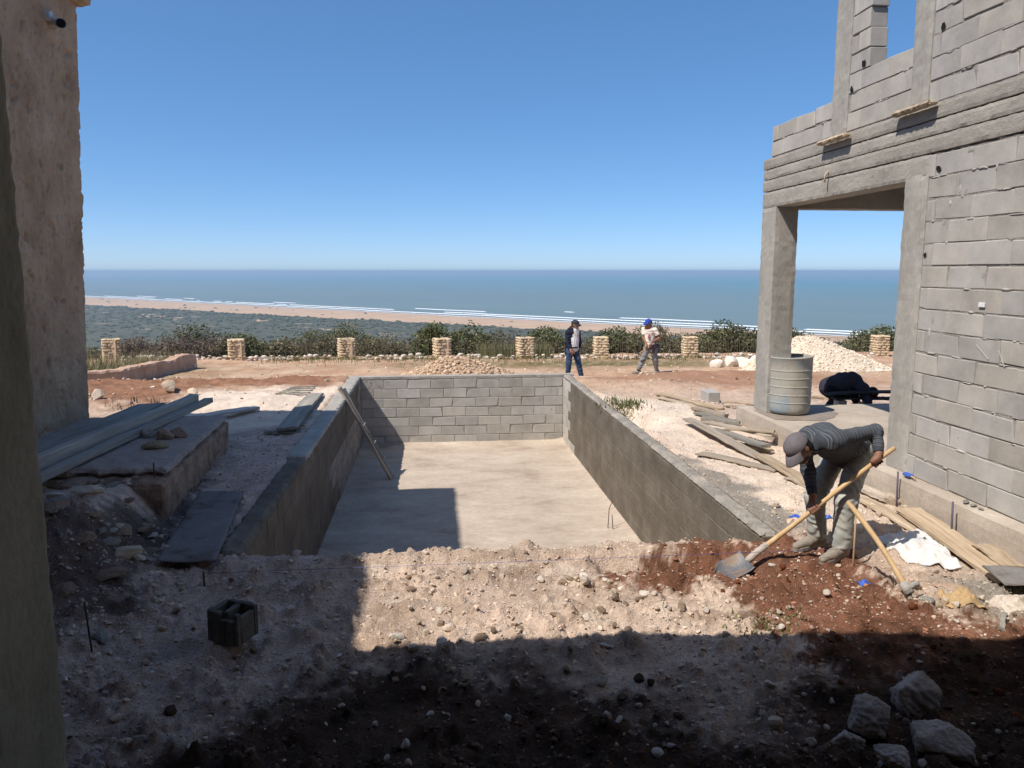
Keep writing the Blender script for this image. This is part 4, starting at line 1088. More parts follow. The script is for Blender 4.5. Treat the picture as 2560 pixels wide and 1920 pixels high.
plank(gl(4.47, 6.65, .05), gl(4.36, 5.15, .05), .24, .04, 'broad pale plank alongside the foundation, right of the white sack')
plank(gl(4.57, 5.75, .07), gl(4.53, 5.35, .06), .20, .02, 'small square of thin board on the broad plank')
plank(gl(4.16, 5.13, .07), gl(4.75, 4.98, .06), .36, .012, 'grey thin panel lying flat at the right edge above the big rock', M['sheet'], name='panel', cat='panel')
plank(gl(3.88, 4.62, .05), gl(3.74, 4.5, .03), .035, .03, 'short grey stick end beside the big rock', M['greywood'], name='stick', cat='stick')
tag(box('loose_block', (4.84, 13.1, gz(4.9, 13.3)-.02), (5.06, 13.5, gz(4.9, 13.3)+.19), M['block']), 'single grey block left on the ground behind the boards', 'block')
# torn cardboard / sacking
def crumple(name, pts, amp, label, mt, cat, seed, thick=.004, n=26, lift=.02, freq=9):
    A, B, Cc, D = [np.array(p) for p in pts]
    u = np.linspace(0, 1, n+1); Ug, Vg = np.meshgrid(u, u, indexing='ij')
    e = .04*fbm(Ug*5, Vg*5, 3, .6, seed+9)
    U2 = np.clip(Ug+e*np.sin(Ug*math.pi), 0, 1); 
    P = ((A*(1-Vg[..., None])+B*Vg[..., None])*(1-U2[..., None])+(D*(1-Vg[..., None])+Cc*Vg[..., None])*U2[..., None])
    k = np.sin(Ug*math.pi)*np.sin(Vg*math.pi)
    P[..., 2] += lift*k+amp*fbm(P[..., 0]*freq, P[..., 1]*freq, 4, .55, seed, True)*(.35+.65*k)
    P[..., 0] += .5*amp*fbm(P[..., 0]*7, P[..., 1]*7, 3, .5, seed+1); P[..., 1] += .5*amp*fbm(P[..., 0]*7, P[..., 1]*7, 3, .5, seed+2)
    G = ground_z(P[..., 0].ravel(), P[..., 1].ravel()).reshape(P.shape[:2])
    P[..., 2] = np.maximum(P[..., 2]+G, G+.012)
    V = P.reshape(-1, 3); idx = np.arange(len(V)).reshape(n+1, n+1)
    Q = np.stack([idx[:-1, :-1], idx[1:, :-1], idx[1:, 1:], idx[:-1, 1:]], -1).reshape(-1, 4)
    V2 = np.concatenate([V, V-np.array([0, 0, thick])]); Q2 = np.concatenate([Q, Q[:, ::-1]+len(V)])
    e = np.concatenate([idx[0, :], idx[1:, -1], idx[-1, ::-1][1:], idx[::-1, 0][1:]])
    S_ = np.stack([e[:-1], e[1:], e[1:]+len(V), e[:-1]+len(V)], 1)
    return tag(link(name, mesh_np(name, V2, np.concatenate([Q2, S_]), True), mt), label, cat)
M['cardboard'] = flat('damp_cardboard', (.42, .29, .15), .9)
crumple('cardboard', ((3.56, 5.0, .0), (3.86, 5.05, .0), (3.82, 4.72, .01), (3.58, 4.78, .0)), .035, 'torn yellow-brown cardboard flattened on the rubble by the brown slab', M['cardboard'], 'cardboard', 5, freq=6)
M['sack'] = mat('woven_sack', [(.30, (.46, .52, .62)), (.38, (.60, .585, .565)), (.6, (.64, .62, .59))], scale=3.3, rough=.8, bump=.1, bscale=220, bdist=.002, objrand=0, detail=2, fine=.03)
crumple('white_sack', ((3.84, 6.20, .0), (4.42, 6.30, .05), (4.17, 5.46, .035), (3.84, 5.70, .0)), .035, 'empty white woven sack with faint blue print spread on the ground', M['sack'], 'sack', 15, thick=.012, n=44, lift=.05, freq=4.5)
crumple('yellow_paper', ((4.60, 5.95, 0), (4.68, 5.98, 0), (4.66, 5.62, 0), (4.58, 5.66, 0)), .03, 'crumpled yellow paper wedged between plank and foundation', M['cardboard'], 'paper', 25)
M['blue'] = flat('blue_plastic', (.05, .12, .48), .5)
def scrap(x, y, z, s, label, seed):
    o = crumple('plastic_scrap', ((x-s, y-s, 0), (x+s, y-s*.6, 0), (x+s*.8, y+s, 0), (x-s, y+s*.7, 0)), s*.55, label, M['blue'], 'plastic', seed, n=10, lift=s*.4, freq=20)
    return o
scrap(3.235, 5.27, 0, .05, 'scrap of blue plastic on the red soil by the pickaxe', 31)
scrap(3.42, 6.80, 0, .05, 'scrap of blue plastic behind the handle of the shovel', 32)
scrap(3.70, 6.72, 0, .05, 'scrap of blue plastic seen between the legs of the man', 33)
o = box('paint_brush', (4.66, 6.98, .268), (4.72, 7.09, .30), M['blue']); tag(o, 'blue-headed brush lying on the foundation ledge', 'brush')
bm = bmesh.new(); tube_bm(bm, [(4.69, 6.985, .283), (4.68, 6.90, .278)], .008, 8); bm_obj('stub_handle', bm, M['handle'], o)
for i, (y, s) in enumerate(((6.18, .07), (6.08, .06), (6.0, .05))):
    put_stone(RK['g'][i], 4.69, y, s, 'grey mortar dropping on the foundation ledge', 'mortar droppings on the ledge', z=.255, flat=.5)

# ------------------------------------------------------------------ the steel barrel
brl = empty('steel_barrel', (5.12, 10.58, .262), 'cement-crusted blue-grey steel barrel standing beside the bare column', 'barrel')
def barrel():
    R_ = .30; prof = [(0, .02), (R_*.8, .0), (R_*.93, .012), (R_*.985, .05), (R_, .10)]
    def hoop(z): return [(R_, z-.016), (R_, z-.007), (R_+.005, z-.003), (R_+.005, z+.003), (R_, z+.007), (R_, z+.016)]
    for z in (.17, .28, .40, .52, .635): prof += hoop(z)
    prof += [(R_, .80), (R_+.008, .81), (R_+.010, .822), (R_-.004, .828), (R_-.012, .815), (R_-.014, .80), (R_-.014, .775)]
    bm = bmesh.new(); seg = 64; rings = []
    for r, z in prof:
        ring = []
        for k in range(seg):
            a = 2*math.pi*k/seg; rr = r*(1+.006*math.sin(3*a+z*4)+.004*math.sin(7*a-z*9)) if r > 0 else 0
            ring.append(bm.verts.new((rr*math.cos(a), rr*math.sin(a), z+.008*math.cos(a)*(z > .5))))
        rings.append(ring)
    for a, b in zip(rings, rings[1:]):
        for k in range(seg): bm.faces.new((a[k], a[(k+1) % seg], b[(k+1) % seg], b[k]))
    bmesh.ops.remove_doubles(bm, verts=bm.verts, dist=1e-5)
    mt = mat('barrel_paint', [(.30, (.30, .285, .245)), (.46, (.37, .35, .30)), (.60, (.27, .31, .335)), (.75, (.20, .27, .33))], scale=2.1, rough=.65, bump=.35, bscale=40, bdist=.006, objrand=0, spec=.3, stretch=(1, 1, .9))
    o = bm_obj('shell', bm, mt, brl, loc=(5.12, 10.58, .262), smooth=True)
    bm = bmesh.new(); vs = [bm.verts.new((.285*math.cos(2*math.pi*k/48), .285*math.sin(2*math.pi*k/48), .790)) for k in range(48)]; bm.faces.new(vs)
    bm_obj('contents', bm, mat('barrel_water', [(.3, (.34, .35, .34)), (.7, (.42, .42, .40))], scale=4, rough=.35, bump=0, objrand=0), brl, loc=(5.12, 10.58, .262))
barrel()

# ------------------------------------------------------------------ heaps
def heap(name, cx, cy, rx, ry, h, zb, label, nst, smin, smax, cols, seed, rock_sub=1, skew=0):
    e = empty(name, (cx, cy, zb), label, 'heap')
    r = np.random.default_rng(seed)
    def hz_(x, y):
        dx = (x-cx)/np.where(x > cx, rx*(1+skew), rx*(1-skew)); dy = (y-cy)/ry
        d = np.hypot(dx, dy)
        return zb+h*np.clip(1-d, 0, 1)**.92*(1-.12*np.exp(-(d/.12)**2))+.07*h*fbm(x*2.2, y*2.2, 4, .6, seed)*np.clip(1.15-d, 0, 1)-.05*(d > 1.02)
    n = 90; gx_, gy_ = np.meshgrid(np.linspace(cx-rx*(1-skew)*1.05, cx+rx*(1+skew)*1.05, n), np.linspace(cy-ry*1.05, cy+ry*1.05, n))
    X = gx_.ravel(); Y = gy_.ravel(); Z = hz_(X, Y)
    idx = np.arange(n*n).reshape(n, n); Q = np.stack([idx[:-1, :-1], idx[:-1, 1:], idx[1:, 1:], idx[1:, :-1]], -1).reshape(-1, 4)
    C = np.tile(np.array([cols[0]]), (len(X), 1))*(1+.25*fbm(X*3, Y*3, 3, .6, seed+2))[:, None]
    o = link('mound', mesh_np('mound', np.stack([X, Y, Z], 1), Q, True, {'Col': np.clip(C, 0, .9)}), M['ground'], e)
    a = r.uniform(0, 6.283, nst); q = np.sqrt(r.random(nst))*1.06
    x = cx+np.cos(a)*q*np.where(np.cos(a) > 0, rx*(1+skew), rx*(1-skew)); y = cy+np.sin(a)*q*ry
    var = [rock_arrays(rock_sub, seed*7+i, planes=9, noise=.05, scale=(1, .85, .75))[0] for i in range(10)]
    s = smin+(smax-smin)*r.random(nst)**2.2
    V = np.stack(var)[r.integers(0, 10, nst)]; b = r.uniform(0, 6.283, nst); cb, sb = np.cos(b)[:, None], np.sin(b)[:, None]
    t = r.uniform(-.9, .9, nst); ct, st2 = np.cos(t)[:, None], np.sin(t)[:, None]
    vx, vy, vz = V[..., 0], V[..., 1], V[..., 2]; vx, vz = vx*ct-vz*st2, vx*st2+vz*ct
    V = np.stack([vx*cb-vy*sb, vx*sb+vy*cb, vz], -1)*s[:, None, None]+np.stack([x, y, hz_(x, y)+s*.25], 1)[:, None]
    F0 = ICO[rock_sub][1]; F = F0[None]+(np.arange(nst)*V.shape[1])[:, None, None]
    kc = np.array(cols)[r.integers(0, len(cols), nst)]*r.uniform(.78, 1.15, (nst, 1))
    o2 = link('rubble', mesh_np('rubble', V.reshape(-1, 3), F.reshape(-1, 3), False, {'Col': np.clip(np.repeat(kc, V.shape[1], 0), .01, .88)}), M['gravel'], e)
    o2['kind'] = 'stuff'
    return e
heap('gravel_heap', .45, 19.7, 1.55, 1.3, .62, -.46, 'heap of tan stones behind the far pool wall', 1500, .022, .075, [(.52, .37, .245), (.60, .45, .32), (.44, .31, .21), (.56, .42, .30)], 3, skew=.18)
heap('limestone_heap', 11.0, 21.9, 2.3, 1.9, 1.22, -.72, 'large heap of white limestone rubble seen through the porch', 4200, .010, .05, [(.74, .62, .48), (.80, .69, .55), (.68, .56, .43), (.78, .66, .52)], 4, skew=.22)
big_rock(-.75, 21.2, .55, .28, .3, 530, 'flat yellowish slab at the left foot of the tan stone heap', smat('tan_slab', (.46, .34, .21), (.58, .44, .28), (.64, .50, .34)), rot=.3, planes=9, sub=4)
for i, (x, y, s) in enumerate(((8.95, 23.5, .52), (9.38, 23.5, .58), (9.80, 23.48, .62), (10.22, 23.4, .66))):
    big_rock(x, y, s*.95, s*.85, s*.8, 540+i, ['white boulder leftmost of the row by the fence', 'white boulder second from left in the row by the fence', 'white boulder third from left in the row by the fence', 'white boulder half behind the bare column at the end of the row'][i], M['whitestone'], rot=i*1.1, sub=4)
for i, (x, y, s) in enumerate(((12.1, 20.6, .46), (12.6, 20.7, .5), (12.55, 20.2, .42), (13.0, 20.9, .5), (12.9, 20.3, .36), (12.2, 20.15, .34))):
    o = big_rock(x, y, s*1.1, s*.75, s*.8, 550+i, 'angular white block of stone at the right foot of the white heap', M['whitestone'], rot=i*.9, sub=4)
    o['group'] = 'angular blocks at the foot of the white heap'

# ------------------------------------------------------------------ stone pillars, low wall, fence
M['sandstone'] = smat('yellow_limestone', (.56, .41, .25), (.68, .53, .35), (.75, .62, .45))
PST = []
for i in range(7):
    P, F = rock_arrays(2, 700+i, planes=12, noise=.06, scale=(1, 1, 1), lo=.7)
    P = np.sign(P)*np.abs(P/np.abs(P).max(0))**.72*.5
    me = mesh_np('stone', P, F, False); me.materials.append(M['sandstone']); PST.append(me)
PIL = [(-11.6, 29.0, .3), (-7.11, 28.54, .3), (-3.16, 28.14, .3), (.275, 27.79, .3), (3.26, 27.49, .2), (5.98, 27.21, .0), (9.18, 26.89, -.05), (16.25, 26.6, 0)]
plab = ['stone pillar furthest left, rising from tall grass beside the house', 'stone pillar second from left, right of the planter wall', 'stone pillar third from left, between olive bushes', 'stone pillar directly behind the tan stone heap',
        'stone pillar just left of the man in the navy jacket', 'stone pillar between the two standing men', 'stone pillar right of the man in the blue cap', 'low stone pillar seen under the porch beside the white heap']
for i, (x, y, a) in enumerate(PIL):
    zb = gz(x, y)-.03; H = .78 if i < 5 else .80
    e = empty('stone_pillar', (x, y, zb), plab[i], 'pillar', 'stone pillars of the fence'); 
    w = .56 if i < 5 else .50
    core = box('core', (x-w*.44, y-w*.44, zb), (x+w*.44, y+w*.44, zb+H-.03), M['sandstone'], e, .01)
    z = 0; row = 0
    while z < H-.03:
        h = min(random.uniform(.065, .115), H-z)
        for side in range(4):
            s = -w/2
            while s < w/2-.02:
                L = min(random.uniform(.12, .30), w/2-s)
                if w/2-(s+L) < .07: L = w/2-s
                o = bpy.data.objects.new('stone', random.choice(PST)); COL.objects.link(o); o.parent = e
                R = Matrix.Rotation(a+side*math.pi/2, 4, 'Z')
                p = R @ Vector((s+L/2, -w/2+.05+random.uniform(-.018, .012), 0))
                o.matrix_basis = Matrix.Translation((p.x, p.y, z+h/2)) @ R @ Matrix.Rotation(random.uniform(-.05, .05), 4, 'Y') @ Matrix.Diagonal((L*1.03, .13, h*1.02, 1))
                s += L
        z += h; row += 1
    core.rotation_euler.z = 0
    R = Matrix.Translation(Vector((0, 0, 0)))
# dry stone footing and wire fence between the pillars
M['fencewire'] = flat('fence_wire', (.05, .045, .04), .7)
M['picket'] = flat('reed_picket', (.13, .11, .075), 1)
bays = list(zip(PIL[:-1], PIL[1:]))
ends = ['between the first and second stone pillar', 'between the second and third stone pillar', 'left of the tan heap', 'between the tan heap and the navy-jacket man', 'behind the man in the navy jacket', 'behind the man in the blue cap', 'behind the bare column and white boulders']
pk = bmesh.new(); tube_bm(pk, [(0, 0, 0), (.004, .003, .5), (0, 0, 1)], .009, 4); pme = bpy.data.meshes.new('picket'); pk.to_mesh(pme); pk.free(); pme.materials.append(M['picket'])
for i, (p, q) in enumerate(bays):
    a = Vector((p[0], p[1], 0)); b = Vector((q[0], q[1], 0)); L = (b-a).length; u = (b-a).normalized()
    m_ = (a+b)/2
    fz = lambda t: gz(a.x+u.x*t, a.y+u.y*t)
    e = empty('wire_fence', (m_.x, m_.y, fz(L/2)), 'thin dark wire fence '+ends[i], 'fence', 'wire fence bays')
    for hh in (.30, .55, .70): tube('wire', [a+u*t+Vector((0, 0, fz(t)+hh-.015*math.sin(math.pi*t/L))) for t in np.linspace(.2, L-.2, 7)], .006, M['fencewire'], e, 4)
    sp = .35 if i < 3 else .105
    t = .35
    while t < L-.3:
        o = bpy.data.objects.new('picket', pme); COL.objects.link(o); o.parent = e
        pz = Vector((a.x+u.x*t, a.y+u.y*t, fz(t)-.03))
        o.matrix_basis = Matrix.Translation(pz-e.location) @ Matrix.Rotation(random.uniform(-.06, .06), 4, 'Y') @ Matrix.Diagonal((1, 1, random.uniform(.62, .74), 1))
        t += sp*random.uniform(.75, 1.3)
    e2 = empty('stone_footing', (m_.x, m_.y-.25, fz(L/2)), 'low row of pale stones along the fence '+ends[i], 'low wall', 'stone rows along the fence')
    t = .4
    while t < L-.3:
        w_ = random.uniform(.10, .24)
        for lay in range(2):
            if lay and random.random() < .45: continue
            o = bpy.data.objects.new('stone', random.choice(RK['p']+RK['w'])); COL.objects.link(o); o.parent = e2
            x = a.x+u.x*t+random.uniform(-.06, .06); y = a.y+u.y*t-.25+random.uniform(-.16, .12)
            o.matrix_basis = Matrix.Translation(Vector((x, y, gz(x, y)+.03+.09*lay))-e2.location) @ Matrix.Rotation(random.uniform(0, 6), 4, 'Z') @ Matrix.Diagonal((w_*.55, w_*.5, w_*.42, 1))
        t += w_*1.05

# ------------------------------------------------------------------ planter on the left
pw = empty('planter_wall', (-8.6, 22, -.5), 'low curved pinkish planter wall with grass behind it', 'planter')
def curved_wall():
    path = [(-12.5, 20.3), (-10.6, 20.45), (-9.2, 20.75), (-8.45, 21.4), (-8.15, 22.6), (-7.95, 24.2), (-7.75, 25.4)]
    pts = []
    for a, b in zip(path, path[1:]):
        for k in range(10): pts.append((a[0]+(b[0]-a[0])*k/10, a[1]+(b[1]-a[1])*k/10))
    pts.append(path[-1]); P = []; n = len(pts)
    for i, (x, y) in enumerate(pts):
        a = pts[max(i-1, 0)]; b = pts[min(i+1, n-1)]; tx, ty = b[0]-a[0], b[1]-a[1]; l = math.hypot(tx, ty); nx, ny = -ty/l, tx/l
        g = gz(x, y); top = g+.36+.10*i/n; w = .17
        prof = [(-w*1.05, g-.1), (-w, g+.12), (-w*.98, top-.05), (-w*.8, top), (w*.8, top+.01), (w, top-.06), (w, g-.1)]
        for s, z in prof: P.append((x+nx*s+random.uniform(-.012, .012), y+ny*s+random.uniform(-.012, .012), z+random.uniform(-.012, .012)))
    m = 7; idx = np.arange(n*m).reshape(n, m)
    Q = np.stack([idx[:-1, :-1], idx[:-1, 1:], idx[1:, 1:], idx[1:, :-1]], -1).reshape(-1, 4)
    Q = np.concatenate([Q, [[(n-1)*m+k for k in (0, 1, 5, 6)], [(n-1)*m+k for k in (1, 2, 4, 5)], [(n-1)*m+k for k in (2, 3, 3, 4)]][:2]])
    link('kerb', mesh_np('kerb', np.array(P), Q, False), mat('pink_plaster', [(.3, (.40, .24, .165)), (.7, (.58, .40, .29))], scale=3, rough=1, bump=.7, bscale=14, bdist=.03, objrand=0), pw)
curved_wall()
for i, (x, y, s) in enumerate(((-7.75, 25.3, .34), (-8.0, 20.95, .30), (-7.2, 20.7, .24), (-6.8, 20.6, .2), (-5.9, 20.2, .28), (-5.2, 20.3, .22), (-5.0, 15.0, .26), (-6.1, 14.5, .24), (-4.5, 14.7, .2))):
    put_stone(RK['p'][i % 5], x, y, s, 'pale stone lying on the reddish earth at the left', 'pale stones on the reddish earth')

# ------------------------------------------------------------------ vegetation
def leaf_mat(name, trans=.25):
    m = bpy.data.materials.new(name); m.use_nodes = True
    N = m.node_tree.nodes; L = m.node_tree.links; b = N['Principled BSDF']
    at = N.new('ShaderNodeAttribute'); at.attribute_name = 'Col'
    L.new(at.outputs['Color'], b.inputs['Base Color']); b.inputs['Roughness'].default_value = .7; b.inputs['Specular IOR Level'].default_value = .2
    tr = N.new('ShaderNodeBsdfTranslucent'); mx = N.new('ShaderNodeMixShader'); mx.inputs[0].default_value = trans
    L.new(at.outputs['Color'], tr.inputs['Color']); L.new(b.outputs[0], mx.inputs[1]); L.new(tr.outputs[0], mx.inputs[2])
    L.new(mx.outputs[0], N['Material Output'].inputs['Surface'])
    return m
M['leaf'] = leaf_mat('leaves'); M['twig'] = flat('bush_stems', (.16, .12, .09), 1)
GREEN = [(.125, .14, .065), (.165, .172, .08), (.105, .115, .06), (.20, .195, .10), (.23, .21, .12)]
OLIVE = [(.18, .165, .095), (.22, .195, .12), (.145, .14, .08), (.26, .22, .145)]
BROWN = [(.19, .145, .11), (.23, .175, .135), (.15, .12, .09), (.27, .215, .165)]
def bush(x, y, w, h, cols, label, seed, twig=.3, n=2600, tips=None, group='bushes behind the fence'):
    r = np.random.default_rng(seed); zb = float(base_z(x, y))-.12
    e = empty('bush', (x, y, zb), label, 'bush', group)
    m = max(7, int(12*w)); cx = r.uniform(-.5, .5, m)*w*.82; cy = r.uniform(-.5, .5, m)*min(w, 1.6)*.7
    top = h*(.55+.45*r.random(m))*np.clip(1.12-.9*np.abs(cx)/(w*.5)*r.uniform(.5, 1, m), .45, 1)
    top[0] = h*.93; cx[0] *= .3
    rad = np.clip(.16*w+.10*r.random(m), .16, .42)
    cz = np.maximum(top-rad*.85, rad*.5)
    k = r.integers(0, m, n); d = r.standard_normal((n, 3)); d /= np.linalg.norm(d, axis=1)[:, None]
    rr = rad[k]*(.45+.65*r.random(n)**.5)
    P = np.stack([cx[k], cy[k], cz[k]], 1)+d*rr[:, None]*np.array([1.1, 1, .95])
    lowk = r.random(n) < .22
    P[lowk, 2] *= r.uniform(.1, .8, lowk.sum())
    P[:, 2] = np.maximum(P[:, 2], .03)
    s = r.uniform(.022, .05, n)*(1.15 if twig < .5 else .8)
    t = r.standard_normal((n, 3)); t /= np.linalg.norm(t, axis=1)[:, None]
    b2 = np.cross(t, r.standard_normal((n, 3))); b2 /= np.linalg.norm(b2, axis=1)[:, None]
    V = np.stack([P-t*s[:, None]*1.5, P+b2*s[:, None]*.75, P+t*s[:, None]*1.5, P-b2*s[:, None]*.75], 1).reshape(-1, 3)
    F = np.arange(4*n).reshape(n, 4)
    cc = np.array(cols)[(k*7+r.integers(0, 2, n)) % len(cols)]*r.uniform(.7, 1.35, (n, 1))
    if tips is not None:
        tp = (P[:, 2] > h*.62) & (r.random(n) < .6); cc[tp] = np.array(tips)*r.uniform(.8, 1.2, (tp.sum(), 1))
    o = link('foliage', mesh_np('foliage', V, F, False, {'Col': np.clip(np.repeat(cc, 4, 0), .01, .5)}), M['leaf'], e, loc=e.location); o['kind'] = 'stuff'
    # stems and bare twigs
    bm = bmesh.new(); ns = int(10+70*twig)
    for i in range(ns):
        j = r.integers(0, m); a = Vector((cx[j]*.35+r.uniform(-.06, .06), cy[j]*.35, 0)); q = Vector((cx[j], cy[j], cz[j]))+Vector(r.standard_normal(3))*rad[j]*.85
        q.z = max(q.z, .12); mid = a.lerp(q, .5)+Vector(r.standard_normal(3))*.07
        tube_bm(bm, [a, mid, q], r.uniform(.008, .014), 4, True, .003)
    o2 = bm_obj('stems', bm, M['twig'], e, loc=e.location)
    if twig > .1: o2['kind'] = 'stuff'
BU = [(-11.5, 31.0, 1.5, 1.05, BROWN, 'dry grey-brown twiggy bush just right of the leftmost pillar', 1, .9, None),
      (-9.2, 30.6, 2.6, 1.45, BROWN, 'broad brown bush with green tips behind the planter wall', 2, .8, (.07, .085, .028)),
      (-7.5, 30.9, 1.6, 1.15, GREEN, 'dull green bush rising behind the second pillar', 3, .2, None),
      (-6.2, 31.0, 1.5, .85, OLIVE, 'low olive bush right of the second pillar', 4, .4, None),
      (-4.9, 31.2, 1.9, 1.35, OLIVE, 'olive bush with reddish stems left of the third pillar', 5, .5, (.09, .10, .035)),
      (-3.55, 30.8, 1.8, 1.55, OLIVE, 'tall bush with yellow-green crown behind the third pillar', 6, .5, (.10, .115, .03)),
      (-1.9, 30.7, 1.7, 1.05, OLIVE, 'mixed olive bush between the third pillar and the tan heap', 7, .5, None),
      (.05, 30.6, 1.6, 1.55, GREEN, 'tall dense green bush behind the tan heap, with yellowish side', 8, .2, (.085, .095, .03)),
      (1.35, 30.6, 1.6, 1.45, GREEN, 'round dark green bush just right of the tallest one', 9, .2, None),
      (2.75, 30.6, 1.8, 1.15, BROWN, 'dry straw-coloured bush left of the fifth pillar', 10, .9, (.13, .12, .06)),
      (4.35, 30.4, 1.7, 1.25, GREEN, 'green bush between the fifth pillar and the navy-jacket man', 11, .25, None),
      (5.7, 30.3, 1.5, .85, OLIVE, 'low grey-green bush behind the man in the navy jacket', 12, .5, None),
      (7.3, 30.3, 1.6, 1.2, GREEN, 'green bush between the two standing men', 13, .3, None),
      (8.7, 30.2, 1.7, 1.35, OLIVE, 'tan-topped bush behind the man in the blue cap', 14, .6, (.15, .125, .07)),
      (10.1, 30.0, 1.5, .95, OLIVE, 'low bush behind the rightmost fence pillar', 15, .6, None),
      (11.9, 29.9, 2.5, 1.4, GREEN, 'broad green bush left of the bare column', 16, .35, (.085, .085, .035)),
      (13.9, 29.7, 2.0, 1.25, GREEN, 'green bush partly hidden by the bare column', 17, .35, None),
      (18.1, 29.7, 2.4, 1.15, GREEN, 'dark green bush seen under the porch by the low pillar', 18, .35, None)]
for x, y, w, h, c, lb, sd, tw, tips in BU: bush(x, y, w*1.3, h*1.0, c, lb, sd, tw, 5200 if w < 2 else 8000, tips)

for i, (x, h) in enumerate(((-12.8, .9), (-10.4, 1.0), (-6.9, 1.1), (-5.6, 1.3), (-2.7, 1.5), (-.9, 1.3), (2.1, 1.35), (3.6, 1.3), (5.1, 1.2), (6.5, 1.25), (8.0, 1.2), (9.5, 1.2), (10.9, 1.3))):
    bush(x*1.06, 32.2+.3*(i % 3), 1.9, h*.62+.45, [OLIVE, GREEN, BROWN][i % 3], 'hazy %s bush standing further back behind the fence row' % ['olive', 'green', 'brownish'][i % 3], 60+i, .4, 3600, None, 'further bushes behind the fence')
def grass(name, X, Y, hmin, hmax, cols, seed, lean=.5):
    r = np.random.default_rng(seed); n = len(X); Z = ground_z(X, Y)-.01
    a = r.uniform(0, 6.283, n); h = r.uniform(hmin, hmax, n); ln = r.uniform(.1, lean, n)*h
    w = .006+.006*r.random(n); b = a+1.57
    base = np.stack([X, Y, Z], 1); d = np.stack([np.cos(a), np.sin(a), 0*a], 1); s = np.stack([np.cos(b), np.sin(b), 0*a], 1)
    mid = base+d*ln[:, None]*.35+np.array([0, 0, 1])*h[:, None]*.55; tip = base+d*ln[:, None]+np.array([0, 0, 1])*h[:, None]
    V = np.stack([base-s*w[:, None], base+s*w[:, None], mid+s*w[:, None]*.7, mid-s*w[:, None]*.7, tip], 1).reshape(-1, 3)
    k = np.arange(n)*5
    Q = np.stack([k, k+1, k+2, k+3], 1); T = np.stack([k+3, k+2, k+4], 1)
    C = np.repeat(np.array(cols)[r.integers(0, len(cols), n)]*r.uniform(.75, 1.3, (n, 1)), 5, 0)
    return tag(link(name, mesh_np(name, V, [Q, T], False, {'Col': np.clip(C, .01, .6)}), M['leaf']), kind='stuff')
r4 = np.random.default_rng(31)
DRY = [(.30, .25, .14), (.24, .21, .11), (.17, .17, .075), (.36, .30, .18)]
FRESH = [(.11, .13, .04), (.15, .155, .055), (.09, .11, .035), (.22, .20, .09)]
n = 5200; X = r4.uniform(-14, -8.5, n); Y = r4.uniform(21.2, 27.5, n); k = fbm(X*.9, Y*.9, 3, .5, 95) > -.15
grass('dry_grass', X[k], Y[k], .18, .55, DRY, 1, .7)
n = 3200; X = r4.uniform(-11, -8.3, n); Y = r4.uniform(21.3, 25.5, n); grass('green_grass', X, Y, .10, .26, FRESH, 2)
n = 3600; X = -8.0+5.6*r4.random(n)**1.2; Y = 20.5+.55*r4.standard_normal(n); k = fbm(X*.8, Y*1.2, 3, .5, 96) > -.2
grass('green_grass', X[k], Y[k], .05, .16, FRESH, 3)
n = 5200; X = r4.uniform(-6, 13, n); Y = 27.9-.09*(X+3)*.9+.0*X-r4.exponential(.45, n); k = fbm(X*.7, Y*.9, 3, .5, 97) > -.1
grass('green_grass', X[k], Y[k], .05, .2, FRESH+DRY[:2], 4)
n = 2600; X = r4.uniform(1.6, 4.4, n); Y = r4.uniform(28, 29.6, n); grass('dry_grass', X, Y, .25, .62, [(.20, .20, .10), (.26, .24, .13), (.15, .16, .07)], 5, .5)
n = 160; X = r4.uniform(1.9, 2.5, n); Y = r4.uniform(4.6, 4.9, n); grass('green_grass', X, Y, .015, .05, FRESH, 6, 1.2)
n = 500; X = 3.25+.18*r4.standard_normal(n); Y = 12.9+.3*r4.standard_normal(n); grass('green_grass', X, Y, .03, .11, FRESH, 7, 1)
n = 50; X = r4.uniform(-5.6, -4.6, n); Y = r4.uniform(13.2, 14.0, n); grass('dry_grass', X, Y, .08, .2, [(.2, .13, .09), (.16, .11, .08)], 8, 1.0)
